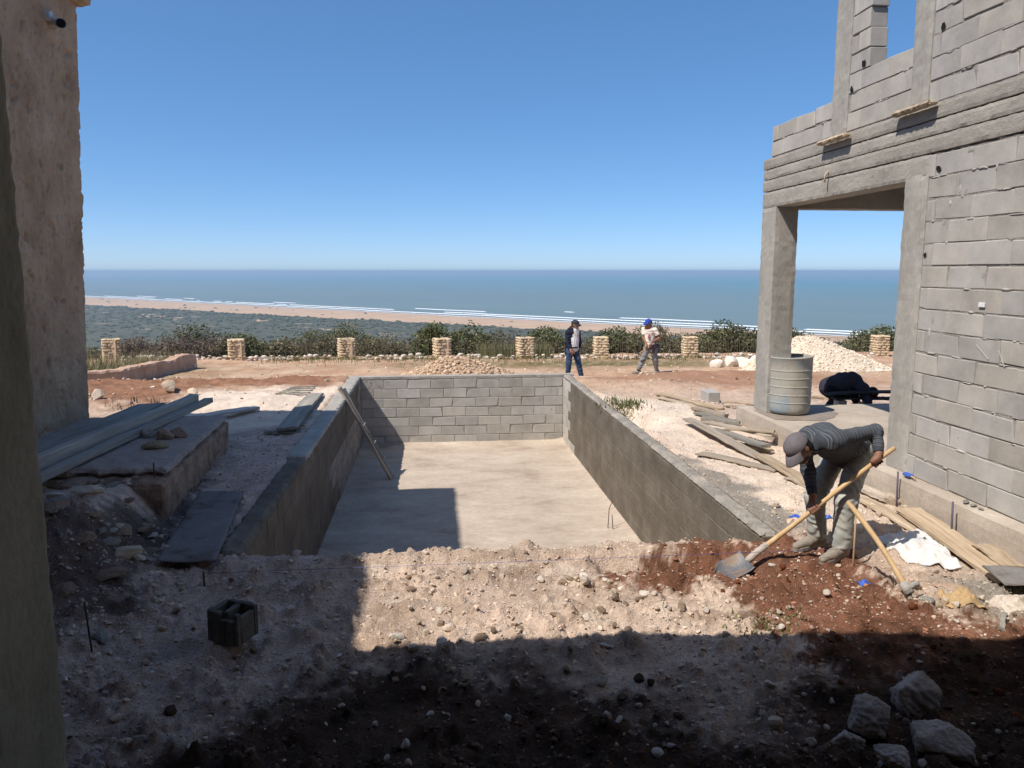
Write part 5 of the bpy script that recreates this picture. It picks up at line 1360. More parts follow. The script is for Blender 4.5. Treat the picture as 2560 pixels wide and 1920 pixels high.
# ------------------------------------------------------------------ people: one continuous body surface each, clothes as children
def nz3(P, f, seed=0):
    return .5*(perlin(P[:, 0]*f+P[:, 2]*f*.7, P[:, 1]*f-P[:, 2]*f*.5, seed)+perlin(P[:, 2]*f-P[:, 1]*f*.3, P[:, 0]*f*.8+P[:, 1]*f*.6, seed+1))
def unit(v): v = np.asarray(v, float); return v/np.linalg.norm(v)
def cap_(a, b, ra, rb, k=.02, flat=None, ends=0):
    """tapered limb a-b; flat=(axis, factor) squashes it along axis; ends bit1/bit2 cut it square at a/b"""
    return dict(t='c', a=np.array(a, float), b=np.array(b, float), ra=ra, rb=rb, k=k, flat=flat, ends=ends)
def ell_(c, axes, r, k=.015): return dict(t='e', c=np.array(c, float), A=np.array(axes, float), r=np.array(r, float), k=k)
def field(prims, h, pad=.035):
    lo = np.full(3, 1e9); hi = -lo
    for p in prims:
        if p['t'] == 'c':
            R = max(p['ra'], p['rb'])
            p['lo'] = np.minimum(p['a'], p['b'])-R-pad; p['hi'] = np.maximum(p['a'], p['b'])+R+pad
        else:
            R = p['r'].max(); p['lo'] = p['c']-R-pad; p['hi'] = p['c']+R+pad
        lo = np.minimum(lo, p['lo']); hi = np.maximum(hi, p['hi'])
    n = np.ceil((hi-lo)/h).astype(int)+1
    F = np.full(n, 1.0, np.float32)
    for p in prims:
        i0 = np.maximum(((p['lo']-lo)/h).astype(int), 0); i1 = np.minimum(((p['hi']-lo)/h).astype(int)+2, n)
        g = [(lo[q]+h*np.arange(i0[q], i1[q])) for q in range(3)]
        X, Y, Z = np.meshgrid(*g, indexing='ij'); Q = np.stack([X, Y, Z], -1)
        if p['t'] == 'c':
            w = Q-p['a']; ba = p['b']-p['a']; L2 = ba@ba+1e-12
            tt = (w@ba)/L2; t = np.clip(tt, 0, 1)
            d_ = w-t[..., None]*ba
            d2 = (d_**2).sum(-1)
            if p['flat'] is not None:
                ax, f = p['flat']; ax = unit(ax); s = d_@ax; d2 = d2-s*s+(s/f)**2
            d = np.sqrt(d2)-(p['ra']+(p['rb']-p['ra'])*t)
            L = math.sqrt(L2)
            if p['ends'] & 1: d = np.maximum(d, -tt*L)
            if p['ends'] & 2: d = np.maximum(d, (tt-1)*L)
        else:
            q = (Q-p['c'])@p['A'].T/p['r']; d = (np.sqrt((q**2).sum(-1))-1)*p['r'].min()
        sl = tuple(slice(i0[q], i1[q]) for q in range(3))
        a = F[sl]; k = p['k']
        hh = np.maximum(k-np.abs(a-d), 0)/k
        F[sl] = np.minimum(a, d)-hh*hh*k*.25
    return F, lo
def surface_net(F, lo, h):
    S = F < 0
    c = [(i, j, k) for i in (0, 1) for j in (0, 1) for k in (0, 1)]
    nx, ny, nz = F.shape
    def sub(A, o): return A[o[0]:nx-1+o[0], o[1]:ny-1+o[1], o[2]:nz-1+o[2]]
    cnt = sum(sub(S, o).astype(np.int8) for o in c)
    mask = (cnt > 0) & (cnt < 8)
    I, J, K = np.nonzero(mask); m = len(I)
    idx = np.full(mask.shape, -1, np.int64); idx[mask] = np.arange(m)
    pos = np.zeros((m, 3)); num = np.zeros(m)
    for a in c:
        for ax in range(3):
            if a[ax]: continue
            b = list(a); b[ax] = 1
            fa = F[I+a[0], J+a[1], K+a[2]]; fb = F[I+b[0], J+b[1], K+b[2]]
            cr = (fa < 0) != (fb < 0); t = np.where(cr, fa/(fa-fb+1e-20), 0)
            p = np.tile(np.array(a, float), (m, 1)); p[:, ax] += t
            pos[cr] += p[cr]; num[cr] += 1
    V = lo+h*(np.stack([I, J, K], 1)+pos/num[:, None])
    Q = []
    for ax in range(3):
        u, v = [(1, 2), (2, 0), (0, 1)][ax]
        sa = [slice(None)]*3; sb = [slice(None)]*3; sa[ax] = slice(0, -1); sb[ax] = slice(1, None)
        A = S[tuple(sa)]; B = S[tuple(sb)]
        e = np.argwhere(A != B)
        e = e[(e[:, u] > 0) & (e[:, v] > 0) & (e[:, u] < F.shape[u]-1) & (e[:, v] < F.shape[v]-1)]
        if not len(e): continue
        ins = A[e[:, 0], e[:, 1], e[:, 2]]
        def at(du, dv):
            q = e.copy(); q[:, u] += du; q[:, v] += dv; return idx[q[:, 0], q[:, 1], q[:, 2]]
        q = np.stack([at(-1, -1), at(0, -1), at(0, 0), at(-1, 0)], 1)
        q[~ins] = q[~ins][:, ::-1]; Q.append(q)
    Q = np.concatenate(Q); Q = Q[(Q >= 0).all(1)]
    return V, Q
def normals(V, Q):
    n = np.cross(V[Q[:, 2]]-V[Q[:, 0]], V[Q[:, 3]]-V[Q[:, 1]]); N = np.zeros_like(V)
    for k in range(4): np.add.at(N, Q[:, k], n)
    return N/(np.linalg.norm(N, axis=1)[:, None]+1e-12)
def skin(name, prims, h, mt, parent, disp=None, attrs=None, clip=None):
    F, lo = field(prims, h)
    if clip is not None:
        n = F.shape; G = np.stack(np.meshgrid(*[lo[q]+h*np.arange(n[q]) for q in range(3)], indexing='ij'), -1)
        F = np.maximum(F, clip(G)).astype(np.float32)
    V, Q = surface_net(F, lo, h)
    if disp is not None:
        V = V+normals(V, Q)*disp(V)[:, None]
    at = {k: f(V) for k, f in (attrs or {}).items()}
    o = link(name, mesh_np(name, V, Q, True, at), mt, parent)
    return o
def fit_bones(V, bones):
    """distance along the nearest bone, bones = [(a, b, offset)]"""
    best = np.full(len(V), 9.); out = np.zeros(len(V))
    for a, b, off in bones:
        a = np.array(a, float); b = np.array(b, float); ba = b-a; L = np.linalg.norm(ba)
        t = np.clip((V-a)@ba/L**2, -.2, 1.2); d = np.linalg.norm(V-a-t[:, None]*ba, axis=1)
        m = d < best; best[m] = d[m]; out[m] = off+t[m]*L
    return out
def head_prims(c, up, fw, s=1.0):
    up = unit(up); fw = unit(np.array(fw)-np.dot(fw, up)*up); rt = np.cross(fw, up); c = np.array(c, float)
    P = lambda f, u, r: c+s*(fw*f+up*u+rt*r)
    A = np.stack([rt, fw, up])
    return [ell_(P(-.012, .025, 0), A, np.array([.076, .096, .098])*s, .02), ell_(P(.022, -.035, 0), A, np.array([.062, .07, .075])*s, .03),
            cap_(P(.05, -.088, -.018), P(.05, -.088, .018), .026*s, .026*s, .03), cap_(P(.086, .020, 0), P(.112, -.022, 0), .010*s, .0155*s, .012),
            cap_(P(.083, .030, -.032), P(.083, .030, .032), .013*s, .013*s, .015), cap_(P(.088, -.052, -.016), P(.088, -.052, .016), .010*s, .010*s, .012),
            cap_(P(.062, -.012, -.038), P(.062, -.012, .038), .02*s, .02*s, .02),
            ell_(P(-.012, -.005, .079), A, np.array([.011, .022, .034])*s, .008), ell_(P(-.012, -.005, -.079), A, np.array([.011, .022, .034])*s, .008)], P
def hand_prims(wrist, g, a, n, r, s=1.0, thumb=1, curl=(10, 75, 140, 200)):
    """hand closed round a shaft: g grip centre, a shaft axis, n from shaft to the back of the hand"""
    a = unit(a); n = unit(np.array(n)-np.dot(n, a)*a); t = np.cross(a, n); g = np.array(g, float); out = []
    for i in range(4):
        o = (i-1.5)*.021*s; rf = (.0098, .0102, .0098, .0085)[i]*s
        pts = [g+a*o*.8+n*(r+.019)*1.0-t*.032*s]
        for th in curl: 
            th = math.radians(th); pts.append(g+a*o+(math.cos(th)*n+math.sin(th)*t)*(r+.010*s))
        for p, q in zip(pts, pts[1:]): out.append(cap_(p, q, rf, rf*.95, .004))
        out.append(cap_(np.array(wrist)*.15+pts[0]*.85-a*o*.1, pts[0], .014*s, .0125*s, .012))
    pc = g+n*(r+.017)-t*.03*s
    out.append(cap_(wrist, pc, .024*s, .026*s, .02)); out.append(cap_(pc-a*.026*s, pc+a*.026*s, .018*s, .018*s, .015))
    tp = [pc+a*.03*s*thumb-n*.004]
    for th in (-45, -95, -140): 
        th = math.radians(th); tp.append(g+a*.030*s*thumb+(math.cos(th)*n+math.sin(th)*t)*(r+.011*s))
    for p, q in zip(tp, tp[1:]): out.append(cap_(p, q, .0115*s, .0105*s, .006))
    return out
def relaxed_hand(wrist, d, palm, s=1.0, point=False):
    """hanging hand: d = direction of the fingers, palm = direction the palm faces"""
    d = unit(d); palm = unit(np.array(palm)-np.dot(palm, d)*d); sd = np.cross(d, palm); w = np.array(wrist, float); out = []
    pc = w+d*.085*s
    out += [cap_(w, w+d*.05*s, .024*s, .03*s, .02), cap_(pc-sd*.028*s, pc+sd*.028*s, .015*s, .015*s, .015), cap_(w+d*.04*s-sd*.02*s, w+d*.04*s+sd*.02*s, .017*s, .017*s, .02)]
    for i in range(4):
        b = pc+sd*(i-1.5)*.02*s; L = (.036, .041, .039, .03)[i]*s; c = .25 if (point and i == 0) else (1.15 if point else .45)
        p = b; dd = d.copy()
        for q in range(3):
            ang = c*(.6 if q == 0 else .8); dd = unit(dd*math.cos(ang)+palm*math.sin(ang)); e = p+dd*L*(1, .7, .55)[q]
            out.append(cap_(p, e, .0095*s*(1-.06*q), .009*s*(1-.08*q), .005)); p = e
    th = w+d*.03*s-sd*.03*s; t1 = th+unit(d-sd*.7+palm*.35)*.04*s; t2 = t1+unit(d*1.0+palm*.5)*.03*s
    out += [cap_(th, t1, .014*s, .011*s, .01), cap_(t1, t2, .0105*s, .009*s, .006)]
    return out
def shoe_prims(heel, toe, ground_up=(0, 0, 1), s=1.0):
    h = np.array(heel, float); t = np.array(toe, float); u = np.array(ground_up, float); m = h*.45+t*.55
    return [cap_(h+u*.048*s, m+u*.052*s, .040*s, .043*s, .03), cap_(m+u*.05*s, t+u*.036*s, .044*s, .033*s, .03), cap_(h+u*.06*s, h+u*.085*s+(t-h)*.14, .040*s, .043*s, .02),
            cap_(h+u*.085*s+(t-h)*.14, m+u*.05, .040*s, .03*s, .03)]
def sole(parent, heel, toe, mt, s=1.0):
    h = np.array(heel, float); t = np.array(toe, float); d = unit(t-h); sd = np.array([-d[1], d[0], 0]); L = np.linalg.norm(t-h)
    prof = [(-.10, .0), (-.06, .034), (.12, .040), (.38, .037), (.68, .046), (.9, .042), (1.06, .024), (1.11, 0)]
    pts = [h+d*L*a+sd*w*s for a, w in prof]+[h+d*L*a-sd*w*s for a, w in prof[-2:0:-1]]
    bm = bmesh.new(); lo = [bm.verts.new(p+np.array([0, 0, -.004])) for p in pts]; hi = [bm.verts.new(p+np.array([0, 0, .026])) for p in pts]
    n = len(pts)
    for k in range(n): bm.faces.new((lo[k], lo[(k+1) % n], hi[(k+1) % n], hi[k]))
    bm.faces.new(lo[::-1]); bm.faces.new(hi)
    return bm_obj('sole', bm, mt, parent)
def ball_cap(parent, Pf, mt, s=1.0, brim_yaw=0, name='cap', tilt=0):
    """cap built on the head frame Pf(f, u, r): crown with six seams, stiff brim, button"""
    bm = bmesh.new(); rings = []; seg = 36
    for i in range(11):
        el = math.radians(-6+96*i/10); ring = []
        for k in range(seg):
            az = 2*math.pi*k/seg
            se = 1+.010*math.cos(6*az)*math.cos(el)
            f = math.cos(az)*math.cos(el)*.113*se-.012; r = math.sin(az)*math.cos(el)*.091*se; u = .036+.092*math.sin(el)*se+.010*max(0, math.cos(az))*math.cos(el)
            ring.append(bm.verts.new(Pf(f, u, r)))
        rings.append(ring)
    for a, b in zip(rings, rings[1:]):
        for k in range(seg): bm.faces.new((a[k], a[(k+1) % seg], b[(k+1) % seg], b[k]))
    bm.faces.new(rings[-1])
    crown = bm_obj(name, bm, mt, parent, smooth=True)
    bm = bmesh.new(); n, m = 16, 7; G = []
    for i in range(n+1):
        az = math.radians(-62+124*i/n); row = []
        for j in range(m+1):
            q = j/m; ext = .078*max(.0, math.cos(az*1.22))**.6*q
            f = math.cos(az)*.110-.012+ext; r = math.sin(az)*.090*(1+.06*q); u = .034-.028*q*q-.030*(r/.09)**2*q-.012*q
            row.append((f, u, r))
        G.append(row)
    top = [[bm.verts.new(Pf(f, u+.004, r)) for f, u, r in row] for row in G]; bot = [[bm.verts.new(Pf(f, u-.002, r)) for f, u, r in row] for row in G]
    for i in range(n):
        for j in range(m):
            bm.faces.new((top[i][j], top[i+1][j], top[i+1][j+1], top[i][j+1])); bm.faces.new((bot[i][j], bot[i][j+1], bot[i+1][j+1], bot[i+1][j]))
        bm.faces.new((top[i][m], top[i+1][m], bot[i+1][m], bot[i][m]))
    for i, j2 in ((0, 0), (n, 0)):
        for j in range(m): bm.faces.new((top[i][j], top[i][j+1], bot[i][j+1], bot[i][j]))
    o = bm_obj('brim', bm, mt, crown if parent is None else parent, smooth=True)
    return crown, o
def eyes(parent, Pf, s=1.0):
    for r in (-.031, .031):
        bm = bmesh.new(); bmesh.ops.create_uvsphere(bm, u_segments=12, v_segments=8, radius=.0105*s)
        bmesh.ops.translate(bm, verts=bm.verts, vec=Vector(Pf(.075, .010, r)))
        bm_obj('eye', bm, M['eye'], parent, smooth=True)
M['skin'] = flat('sunburnt_skin', (.34, .175, .11), .55); M['skin2'] = flat('brown_skin', (.25, .125, .08), .55)
M['eye'] = flat('eye', (.05, .04, .035), .2); M['hair'] = flat('black_hair', (.014, .012, .011), .8)
def cloth(name, c, amp=.06, **k): return mat(name, [(.3, tuple(x*(1-amp*3) for x in c)), (.7, tuple(min(.95, x*(1+amp*3)) for x in c))], scale=7, rough=.95, bump=.35, bscale=55, bdist=.004, objrand=0, spec=.05, **k)
M['capgrey'] = cloth('faded_grey_cap', (.15, .135, .145)); M['navy'] = cloth('navy_jacket', (.022, .026, .042)); M['jeans'] = cloth('blue_jeans', (.045, .075, .135), .12)
M['shirtw'] = cloth('white_shirt', (.62, .60, .62)); M['tee'] = cloth('cream_tshirt', (.70, .63, .55)); M['greytr'] = cloth('grey_trousers', (.20, .20, .205), .09)
M['capblue'] = cloth('blue_cap', (.035, .07, .34)); M['capdark'] = cloth('dark_cap', (.045, .042, .052)); M['black'] = cloth('black_clothes', (.016, .017, .024)); M['shoe'] = cloth('dusty_suede', (.27, .235, .195)); M['soleg'] = flat('grey_sole', (.30, .28, .25), .8)
M['palejeans'] = mat('pale_dusty_jeans', [(.25, (.215, .235, .23)), (.5, (.35, .36, .335)), (.72, (.47, .455, .395))], scale=4.5, rough=.95, bump=.3, bscale=60, bdist=.003, objrand=0, spec=.05)
def stripe_mat():
    m = cloth('striped_jumper', (.055, .062, .075)); N = m.node_tree.nodes; L = m.node_tree.links; b = N['Principled BSDF']
    at = N.new('ShaderNodeAttribute'); at.attribute_name = 'along'
    def pulse(period, width, shift):
        a = N.new('ShaderNodeMath'); a.operation = 'MULTIPLY_ADD'; a.inputs[1].default_value = 1/period; a.inputs[2].default_value = shift; L.new(at.outputs['Fac'], a.inputs[0])
        f = N.new('ShaderNodeMath'); f.operation = 'FRACT'; L.new(a.outputs[0], f.inputs[0])
        l = N.new('ShaderNodeMath'); l.operation = 'LESS_THAN'; l.inputs[1].default_value = width; L.new(f.outputs[0], l.inputs[0]); return l
    p1 = pulse(.034, .20, .1); p2 = pulse(.034, .14, .45)
    mx = N.new('ShaderNodeMath'); mx.operation = 'MAXIMUM'; L.new(p1.outputs[0], mx.inputs[0]); L.new(p2.outputs[0], mx.inputs[1])
    mult = N.new('ShaderNodeMath'); mult.operation = 'MULTIPLY'; mult.inputs[1].default_value = .42; L.new(mx.outputs[0], mult.inputs[0])
    old = b.inputs['Base Color'].links[0].from_socket
    mc = N.new('ShaderNodeMix'); mc.data_type = 'RGBA'; L.new(mult.outputs[0], mc.inputs['Factor']); L.new(old, mc.inputs['A']); mc.inputs['B'].default_value = (.23, .245, .265, 1)
    L.new(mc.outputs['Result'], b.inputs['Base Color']); return m
M['stripe'] = stripe_mat()

# ---- the man digging
A_ = np.array
wk = empty('person', (3.3, 5.95, -.1), 'man in grey cap, striped jumper and pale jeans bending over a long-handled shovel', 'person')
J = dict(neck=A_((3.02, 5.83, .955)), LS=A_((3.14, 5.70, .965)), RS=A_((3.03, 5.99, .885)), pel=A_((3.56, 6.13, .80)), LH=A_((3.58, 6.035, .775)), RH=A_((3.47, 6.22, .76)),
         LK=A_((3.375, 5.86, .40)), LA=A_((3.36, 5.86, .0)), RK=A_((3.22, 6.07, .385)), RA=A_((3.28, 6.11, .0)), LE=A_((3.575, 5.83, 1.005)), LW=A_((3.548, 5.715, .845)),
         RE=A_((3.085, 5.955, .66)), RW=A_((3.07, 5.83, .475)))
g_l = gz(3.30, 5.8); g_r = gz(3.2, 6.05)
SH0 = A_((3.668, 5.70, .893)); SH1 = A_((2.600, 5.85, -.02)); sax = unit(SH1-SH0)
def on_shaft(t): return SH0+(SH1-SH0)*t
GL = on_shaft(.125); GR = on_shaft(.565)
hc = A_((2.872, 5.725, .895)); hup = unit((-.72, -.12, .62)); hfw = unit((-.64, -.32, -.72))
HP, HPf = head_prims(hc, hup, hfw)
body = HP+[cap_(HPf(-.03, -.06, 0), J['neck'], .055, .058, .03),
    cap_(J['neck'], J['LS'], .045, .045, .04), cap_(J['neck'], J['RS'], .045, .045, .04), cap_(J['neck']+A_((.08, .05, -.02)), J['pel'], .09, .115, .05, (A_((.1, 0, 1)), .8)),
    cap_(J['LS'], J['LE'], .048, .038, .02), cap_(J['LE'], J['LW'], .038, .027, .015), cap_(J['RS'], J['RE'], .048, .038, .02), cap_(J['RE'], J['RW'], .038, .027, .015),
    cap_(J['pel'], J['LH'], .10, .09, .04), cap_(J['pel'], J['RH'], .10, .09, .04), cap_(J['LH'], J['LK'], .078, .052, .02), cap_(J['LK'], J['LA'], .05, .036, .02),
    cap_(J['RH'], J['RK'], .078, .052, .02), cap_(J['RK'], J['RA'], .05, .036, .02)]
body += hand_prims(J['LW'], GL, sax, unit(J['LW']-GL), .018, 1.05, 1) + hand_prims(J['RW'], GR, -sax, unit(J['RW']-GR), .019, 1.05, -1)
skin('body', body, .0055, M['skin2'], wk)
eyes(wk, HPf)
skin('hair', [ell_(HPf(-.022, .012, 0), np.stack([np.cross(hfw, hup), hfw, hup]), (.083, .094, .098), .01), cap_(HPf(-.06, -.04, -.03), HPf(-.06, -.04, .03), .045, .045, .02)], .007, M['hair'], wk,
     clip=lambda G: np.minimum((G-HPf(.012, 0, 0))@unit(hfw)*1.0, 9))
skin('beard', [ell_(HPf(.025, -.062, 0), np.stack([np.cross(hfw, hup), hfw, hup]), (.062, .068, .05), .01)], .007, flat('stubble', (.05, .034, .028), .9), wk, clip=lambda G: (G-HPf(0, -.035, 0))@unit(hup)-.0)
ball_cap(wk, HPf, M['capgrey'])
tors = [cap_(J['neck']+A_((.02, .01, 0)), J['pel']+A_((.02, 0, .02)), .118, .132, .05, (A_((.15, .05, 1)), .80)), cap_(J['neck']+A_((.16, .09, -.02)), J['pel']+A_((-.08, -.02, -.05)), .135, .13, .05),
        cap_(J['LS'], J['RS'], .075, .072, .05), cap_(J['LS']+A_((.05, .02, -.01)), J['LH']+A_((-.02, -.01, .05)), .085, .09, .06), cap_(HPf(-.045, -.105, 0), J['neck'], .068, .085, .03, None, 1), cap_(J['neck'], J['LS'], .085, .08, .04), cap_(J['neck'], J['RS'], .085, .08, .04)]
sleeve = [cap_(J['LS'], J['LE'], .072, .058, .035), cap_(J['LE'], J['LW']+(J['LE']-J['LW'])*.1, .057, .041, .03, None, 2), cap_(J['RS'], J['RE'], .070, .056, .035), cap_(J['RE'], J['RW']+(J['RE']-J['RW'])*.1, .055, .042, .03, None, 2)]
cuffs = [cap_(J['LW']+(J['LE']-J['LW'])*.32, J['LW']+(J['LE']-J['LW'])*.05, .043, .038, .004, None, 3), cap_(J['RW']+(J['RE']-J['RW'])*.36, J['RW']+(J['RE']-J['RW'])*.05, .044, .039, .004, None, 3)]
bones = [(J['neck'], J['pel'], 0), (J['LS'], J['LE'], .3), (J['LE'], J['LW'], .6), (J['RS'], J['RE'], .3), (J['RE'], J['RW'], .6)]
def shirt_disp(V):
    al = fit_bones(V, bones); el = np.minimum(np.linalg.norm(V-J['LE'], axis=1), np.linalg.norm(V-J['RE'], axis=1))
    return .010*nz3(V, 11, 3)+.0030*np.sin(al*110+8*nz3(V, 9, 5))*np.exp(-(el/.10)**2)+.010*np.abs(nz3(V, 8, 7))-.003
skin('jumper', tors+sleeve, .0075, M['stripe'], wk, shirt_disp, {'along': lambda V: fit_bones(V, bones)+.006*nz3(V, 10, 9)})
M['cuff'] = cloth('dark_cuff', (.05, .055, .066))
for c_ in cuffs: skin('cuff', [c_], .006, M['cuff'], wk)
fold_b = [(J['LH'], J['LK'], 0), (J['LK'], J['LA'], .4), (J['RH'], J['RK'], 0), (J['RK'], J['RA'], .4)]
def jean_disp(V):
    al = fit_bones(V, fold_b)
    low = np.clip((.25-V[:, 2])/.25, 0, 1); kn = np.exp(-((V[:, 2]-.42)/.14)**2)
    w = nz3(V, 11, 23)
    return .008*nz3(V, 7, 21)+(.004+.009*low+.003*kn)*np.sin(al*62+9*w+V[:, 0]*20)*np.clip(.5+nz3(V, 6, 29), 0, 1)+.008*np.abs(w)
legs = [cap_(J['pel']+A_((-.03, 0, -.02)), J['pel']+A_((.01, 0, -.06)), .125, .125, .05), cap_(J['LH'], J['LK']+A_((.0, 0, .0)), .108, .082, .05), cap_(J['LK'], J['LA']+A_((.0, 0, .015)), .082, .074, .04, None, 2),
        cap_(J['RH'], J['RK'], .105, .080, .05), cap_(J['RK'], J['RA']+A_((0, 0, .015)), .080, .074, .04, None, 2)]
skin('trousers', legs, .008, M['palejeans'], wk, jean_disp)
lh, lt = A_((3.40, 5.875, g_l)), A_((3.145, 5.745, gz(3.145, 5.745)+.005)); rh, rt_ = A_((3.335, 6.135, g_r)), A_((3.05, 6.02, gz(3.05, 6.02)+.01))
for h_, t_, an in ((lh, lt, J['LA']), (rh, rt_, J['RA'])):
    z0 = min(h_[2], t_[2]); h_[2] = t_[2] = z0+.012
    s_ = skin('shoe', shoe_prims(h_, t_)+[cap_(h_+A_((0, 0, .07))+(t_-h_)*.12, an*.5+h_*.5+A_((0, 0, .08)), .045, .048, .03)], .006, M['shoe'], wk, lambda V: .003*nz3(V, 22, 77))
    sole(s_, h_, t_, M['soleg'])

# ---- his shovel
shv = empty('shovel', tuple(on_shaft(.6)), 'long wooden shovel with steel blade held by the digging man, blade in red soil', 'shovel')
tube('shaft', [on_shaft(t)+A_((0, 0, .006*math.sin(t*6))) for t in np.linspace(0, .97, 14)], [.0175, .018]+[.0185]*8+[.020, .022, .023, .024], M['handle'], shv, 12)
tube('socket', [on_shaft(.90), on_shaft(.97), on_shaft(1.03)+A_((0, 0, -.01)), on_shaft(1.07)+A_((-.01, 0, -.02))], [.026, .028, .030, .022], smat('muddy_steel', (.28, .24, .20), (.38, .33, .28), (.46, .42, .37)), shv, 12)
M['bladesteel'] = mat('muddy_blade', [(.40, (.11, .118, .135)), (.50, (.14, .14, .15)), (.58, (.22, .17, .13)), (.7, (.20, .12, .08))], scale=9, rough=.55, bump=.3, bscale=60, bdist=.003, objrand=0, spec=.4, metal=.2)
def blade():
    c = A_((2.50, 5.83, -.085)); d = unit((-.90, -.12, -.28)); s = unit(np.cross(d, (0, 0, 1))); u = np.cross(s, d); n, m = 18, 14; V = []
    tilt = .38; s2 = s*math.cos(tilt)+u*math.sin(tilt); u2 = -s*math.sin(tilt)+u*math.cos(tilt)
    for i in range(n+1):
        q = i/n; w = .108*(1-max(0, (q-.62)/.38)**1.8)+.0
        for j in range(m+1):
            v = 2*j/m-1
            p = c+d*(q*.31-.05)+s2*v*max(w, .004)+u2*(.028*v*v-.025*math.sin(q*3.1)+(.012 if q < .06 else 0)*(1-abs(v)*.3))
            V.append(p)
    V = np.array(V); idx = np.arange(len(V)).reshape(n+1, m+1)
    Q = np.stack([idx[:-1, :-1], idx[1:, :-1], idx[1:, 1:], idx[:-1, 1:]], -1).reshape(-1, 4)
    V2 = np.concatenate([V, V-u2*.004]); e = np.concatenate([idx[0, :], idx[1:, -1], idx[-1, ::-1][1:], idx[::-1, 0][1:]])
    S_ = np.stack([e[:-1], e[1:], e[1:]+len(V), e[:-1]+len(V)], 1)
    link('blade', mesh_np('blade', V2, np.concatenate([Q, Q[:, ::-1]+len(V), S_]), True), M['bladesteel'], shv)
blade()
# ---- the pickaxe standing in the ground
pick = empty('pickaxe', (3.335, 4.93, -.03), 'pickaxe standing head down in the rubble with its pale wooden handle leaning left', 'pickaxe')
pb = A_((3.338, 4.915, gz(3.338, 4.915)+.075)); pt = A_((3.155, 5.45, .535))
tube('handle', [pb+(pt-pb)*t+A_((.018*math.sin(t*3.1), 0, .012*math.sin(t*3.1))) for t in np.linspace(0, 1, 12)], [.026, .023, .021, .020, .020, .020, .020, .021, .021, .021, .020, .017], M['handle'], pick, 12)
hd = smat('worn_pick_steel', (.20, .19, .175), (.30, .285, .26), (.38, .36, .33))
pv = unit(pt-pb); px_ = unit(np.cross(pv, (0.75, .3, .2)))
tube('head', [pb-pv*.03, pb+pv*.055], [.036, .030], hd, pick, 12)
tube('pick_point', [pb+A_((.0, 0, .005)), pb+A_((.012, -.02, -.05)), pb+A_((.022, -.035, -.13))], [.024, .02, .006], hd, pick, 8)
tube('chisel_end', [pb, pb+A_((.045, -.01, .045)), pb+A_((.075, -.018, .05))], [.024, .022, .02], hd, pick, 8)

# ---- generic standing man
def man(name_label, O, j, mats, head, hands, shoes, h=.0105, extra=None, parts=('jacket', 'trousers')):
    pass

